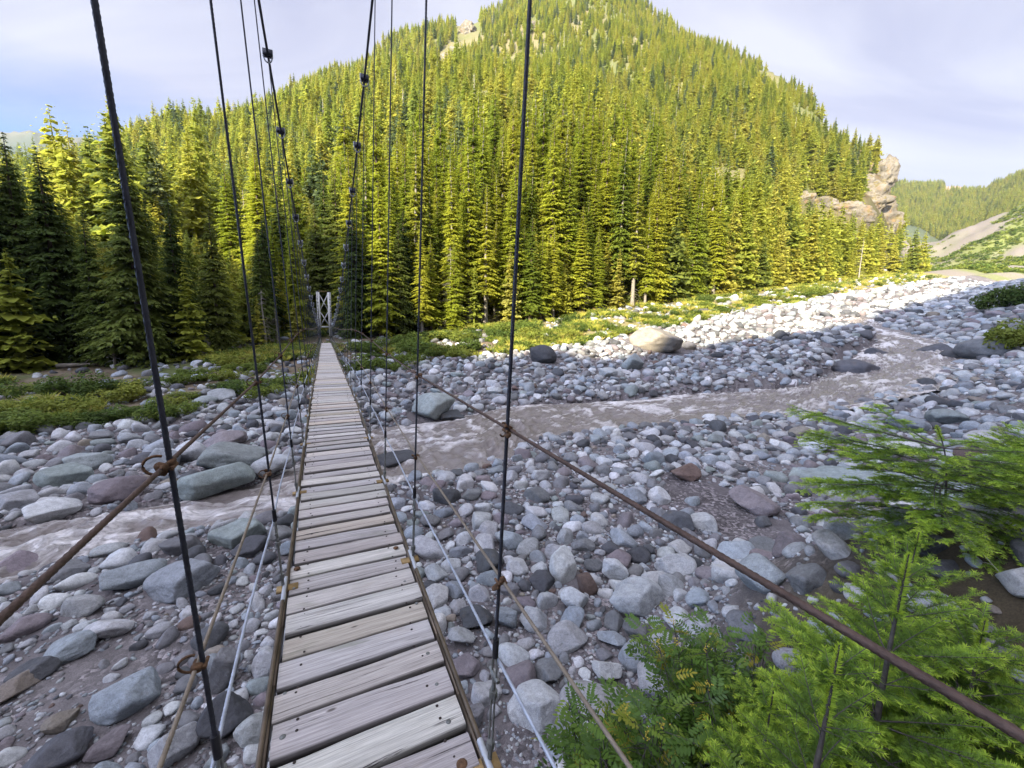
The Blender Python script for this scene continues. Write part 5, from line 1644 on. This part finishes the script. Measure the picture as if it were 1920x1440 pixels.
    if dead.n: link('dead_branches', dead.mesh('dead_branches', True), MAT_TWIG, r)
    print(name, 'needles', k)
def at_px(px, py, D): return px_ray(px, py) * D
def foot_of(p, dx=0, dy=0): return (p[0] + dx, p[1] + dy, hz(p[0] + dx, p[1] + dy) - .05)
tA = at_px(1706, 1042, 2.15); fir('fir_sapling', foot_of(tA, -.02, .02), tA, 5, 1.0, 18, 'bright green fir sapling in front, its leader standing before the dark-stemmed taller one', .06)
tB = at_px(1757, 800, 4.1); fir('fir_sapling', foot_of(tB, .24, .02), tB + np.array([.16, 0, 0]), 6, 1.12, 9, 'taller thin fir sapling with dark bare stem and sparse tiers against the pale rock', .22, .0056, .034, bend=(-.16, 0, 0), side_bias=(-.5, .2))
tG = at_px(1725, 1000, 3.0); fir('fir_sapling', foot_of(tG, -.05, .02), tG, 17, .8, 13, 'loose fir sapling filling the gap between the dark-stemmed one and the front one', .10, .0050, .031)
tC = at_px(2010, 830, 4.6); fir('fir_sapling', foot_of(tC, .1, 0), tC, 8, 1.25, 14, 'fir sapling half out of view at the mossy bank side', .15, .0062, .034)
tE = at_px(1575, 1215, 1.75); fir('fir_sapling', foot_of(tE, -.02, .02), tE, 12, .75, 15, 'leafy lime-green fir sapling closest to the rusty guy rope, lower than the tall-leadered one', .06)
tF = at_px(1850, 1165, 2.5); fir('fir_sapling', foot_of(tF, .05, .02), tF, 14, .95, 15, 'spreading fir sapling at the edge of the dark bank, with drooping lower branches', .06)
tD = at_px(1450, 1300, 2.2); fir('fir_sapling', foot_of(tD, .02, .05), tD, 9, .62, 13, 'small bushy yellow-green fir sapling between the leafy shrub and the taller firs', .1)

# ------------------------------------------------------------------ leafy shrubs with feathered leaves
mr_ = M('rowan_leaf', .5, .4)
t = mr_.attr('age', 'Fac')
c = mr_.ramp(t, ((0.0, (.045, .100, .018)), (0.5, (.105, .195, .025)), (0.85, (.20, .28, .032)), (1.0, (.34, .30, .03))))
mr_.color(c); mr_.leafy(c, .35)
MAT_BUD = simple('yellow_flower_bud', (.42, .34, .05), .7, .3, 40, 0, 0)
def pinnate(g, L, pairs=5):
    """one feathered leaf along +X: leaflets as bent four-sided blades"""
    V, F = [], []
    def blade(o, d, l, w):
        n_ = np.cross(d, Z_AX); n_ /= np.linalg.norm(n_) + 1e-9; k = len(V)
        dz = Z_AX * -.10 * l
        V.extend([o, o + d * l * .35 + n_ * w + Z_AX * .10 * w, o + d * l * .75 + n_ * w * .75 + dz * .4, o + d * l + dz, o + d * l * .75 - n_ * w * .75 + dz * .4, o + d * l * .35 - n_ * w + Z_AX * .10 * w])
        F.extend([[k, k + 1, k + 5], [k + 1, k + 2, k + 4], [k + 1, k + 4, k + 5], [k + 2, k + 3, k + 4]])
    cur = lambda u_: np.array([u_ * L, 0, -.22 * L * u_ * u_])
    for i in range(pairs):
        u_ = .28 + .62 * i / (pairs - 1); l = L * (.34 - .10 * abs(i / (pairs - 1) - .45)) * g.uniform(.9, 1.1)
        for e in (-1, 1): blade(cur(u_), np.array([.42, e * .9, -.12 + g.normal(0, .12)]), l, l * .19)
    blade(cur(.95), np.array([1, 0, -.4]), L * .3, L * .06)
    k = len(V); V.extend([cur(0) + [0, .0012, 0], cur(0) - [0, .0012, 0], cur(1) + [0, .0006, 0], cur(1) - [0, .0006, 0]]); F.extend([[k, k + 1, k + 3], [k, k + 3, k + 2]])
    return np.array(V), np.array(F)
gL = np.random.default_rng(4)
LEAVES = [pinnate(gL, 1.0, int(gL.integers(4, 7))) for _ in range(8)]
def shrub(foot, heads, label, seed, nleaf):
    g = np.random.default_rng(seed); foot = np.array(foot)
    r = empty('leafy_shrub', tuple(foot)); tag(r, label, 'shrub')
    st, lv, bd = MB(), MB(), MB()
    for hi, hd_ in enumerate(heads):
        e = np.array(hd_) - foot; n = 8; t = np.linspace(0, 1, n)[:, None]
        P = e * t + np.array([0, 0, .12]) * np.sin(t * 3.14) * g.normal(0, .6) + g.normal(0, .015, (n, 3)) * t * (1 - t) * 4
        tube(st, P, np.linspace(.011, .003, n), 6)
        H = np.linalg.norm(e)
        for k in range(nleaf):
            u_ = 1 - g.uniform(0, .42) ** 1.2; p = np.array([np.interp(u_, t[:, 0], P[:, c_]) for c_ in range(3)])
            off = g.normal(size=3) * np.array([.16, .16, .10]) * (1.15 - u_ * .75) * 1.6 if k % 3 else np.zeros(3)
            if k % 3: tube(st, np.stack([p, p + off * .5 + Z_AX * .01, p + off]), np.array([.003, .002, .0012]), 3, cap=False)
            p = p + off
            a = g.uniform(0, 6.28); el = g.uniform(-.25, .75); L = g.uniform(.11, .19)
            V, F = LEAVES[int(g.integers(8))]
            R3 = np.array(Matrix.Rotation(a, 3, 'Z') @ Matrix.Rotation(-el, 3, 'Y') @ Matrix.Rotation(g.normal(0, .4), 3, 'X'))
            lv.add(V * L @ R3.T + p, F, age=np.full(len(V), np.clip(g.normal(.42, .20) + (.55 if g.uniform() < .05 else 0), 0, 1)))
        if hi % 4 == 0:
            for q in range(14): bd.add(ICO[2][0] * .0045 + P[-1] + g.normal(0, .014, 3) + Z_AX * .02, ICO[2][1])
    link('stems', st.mesh('stems', True), MAT_FIRB, r); link('leaves', lv.mesh('leaves'), mr_.m, r); link('flower_buds', bd.mesh('flower_buds', True), MAT_BUD, r)
gh = np.random.default_rng(8)
def heads(cx, cy, sx, sy, D, n): return [at_px(cx + gh.uniform(-sx, sx), cy + gh.uniform(-sy, sy), D + gh.normal(0, .22)) for _ in range(n)]
h1 = heads(1335, 1255, 105, 75, 3.3, 36) + [at_px(1262, 1168, 3.4), at_px(1290, 1180, 3.4)]
shrub(foot_of(at_px(1390, 1500, 3.3)), h1, 'dark green leafy shrub with feathered leaves and red-tinged tips before the boulders', 31, 24)
h2 = heads(1150, 1385, 95, 55, 2.7, 30)
shrub(foot_of(at_px(1190, 1560, 2.8)), h2, 'lower leafy shrub with yellow buds growing up beside the lower hand rope', 32, 26)
h3 = heads(1430, 1390, 70, 50, 2.9, 8)
shrub(foot_of(at_px(1440, 1540, 2.9)), h3, 'sparse leafy shrub almost hidden under the fir branches', 33, 15)

# ------------------------------------------------------------------ thin valley haze
mh = bpy.data.materials.new('valley_air'); mh.use_nodes = True
t_ = mh.node_tree; t_.nodes.clear()
o_ = t_.nodes.new('ShaderNodeOutputMaterial'); v_ = t_.nodes.new('ShaderNodeVolumePrincipled')
v_.inputs['Color'].default_value = (.80, .87, 1.0, 1); v_.inputs['Density'].default_value = 0.00007; v_.inputs['Anisotropy'].default_value = 0.3
t_.links.new(v_.outputs[0], o_.inputs['Volume'])
mb = MB(); zlo, zhi = float(TZ.min()) - 1, float(TZ.max()) + 40
box(mb, (0, 0, (zlo + zhi) / 2), (3900, 0, 0), (0, 3900, 0), (0, 0, (zhi - zlo) / 2))
stuff(link('haze', mb.mesh('haze'), mh))
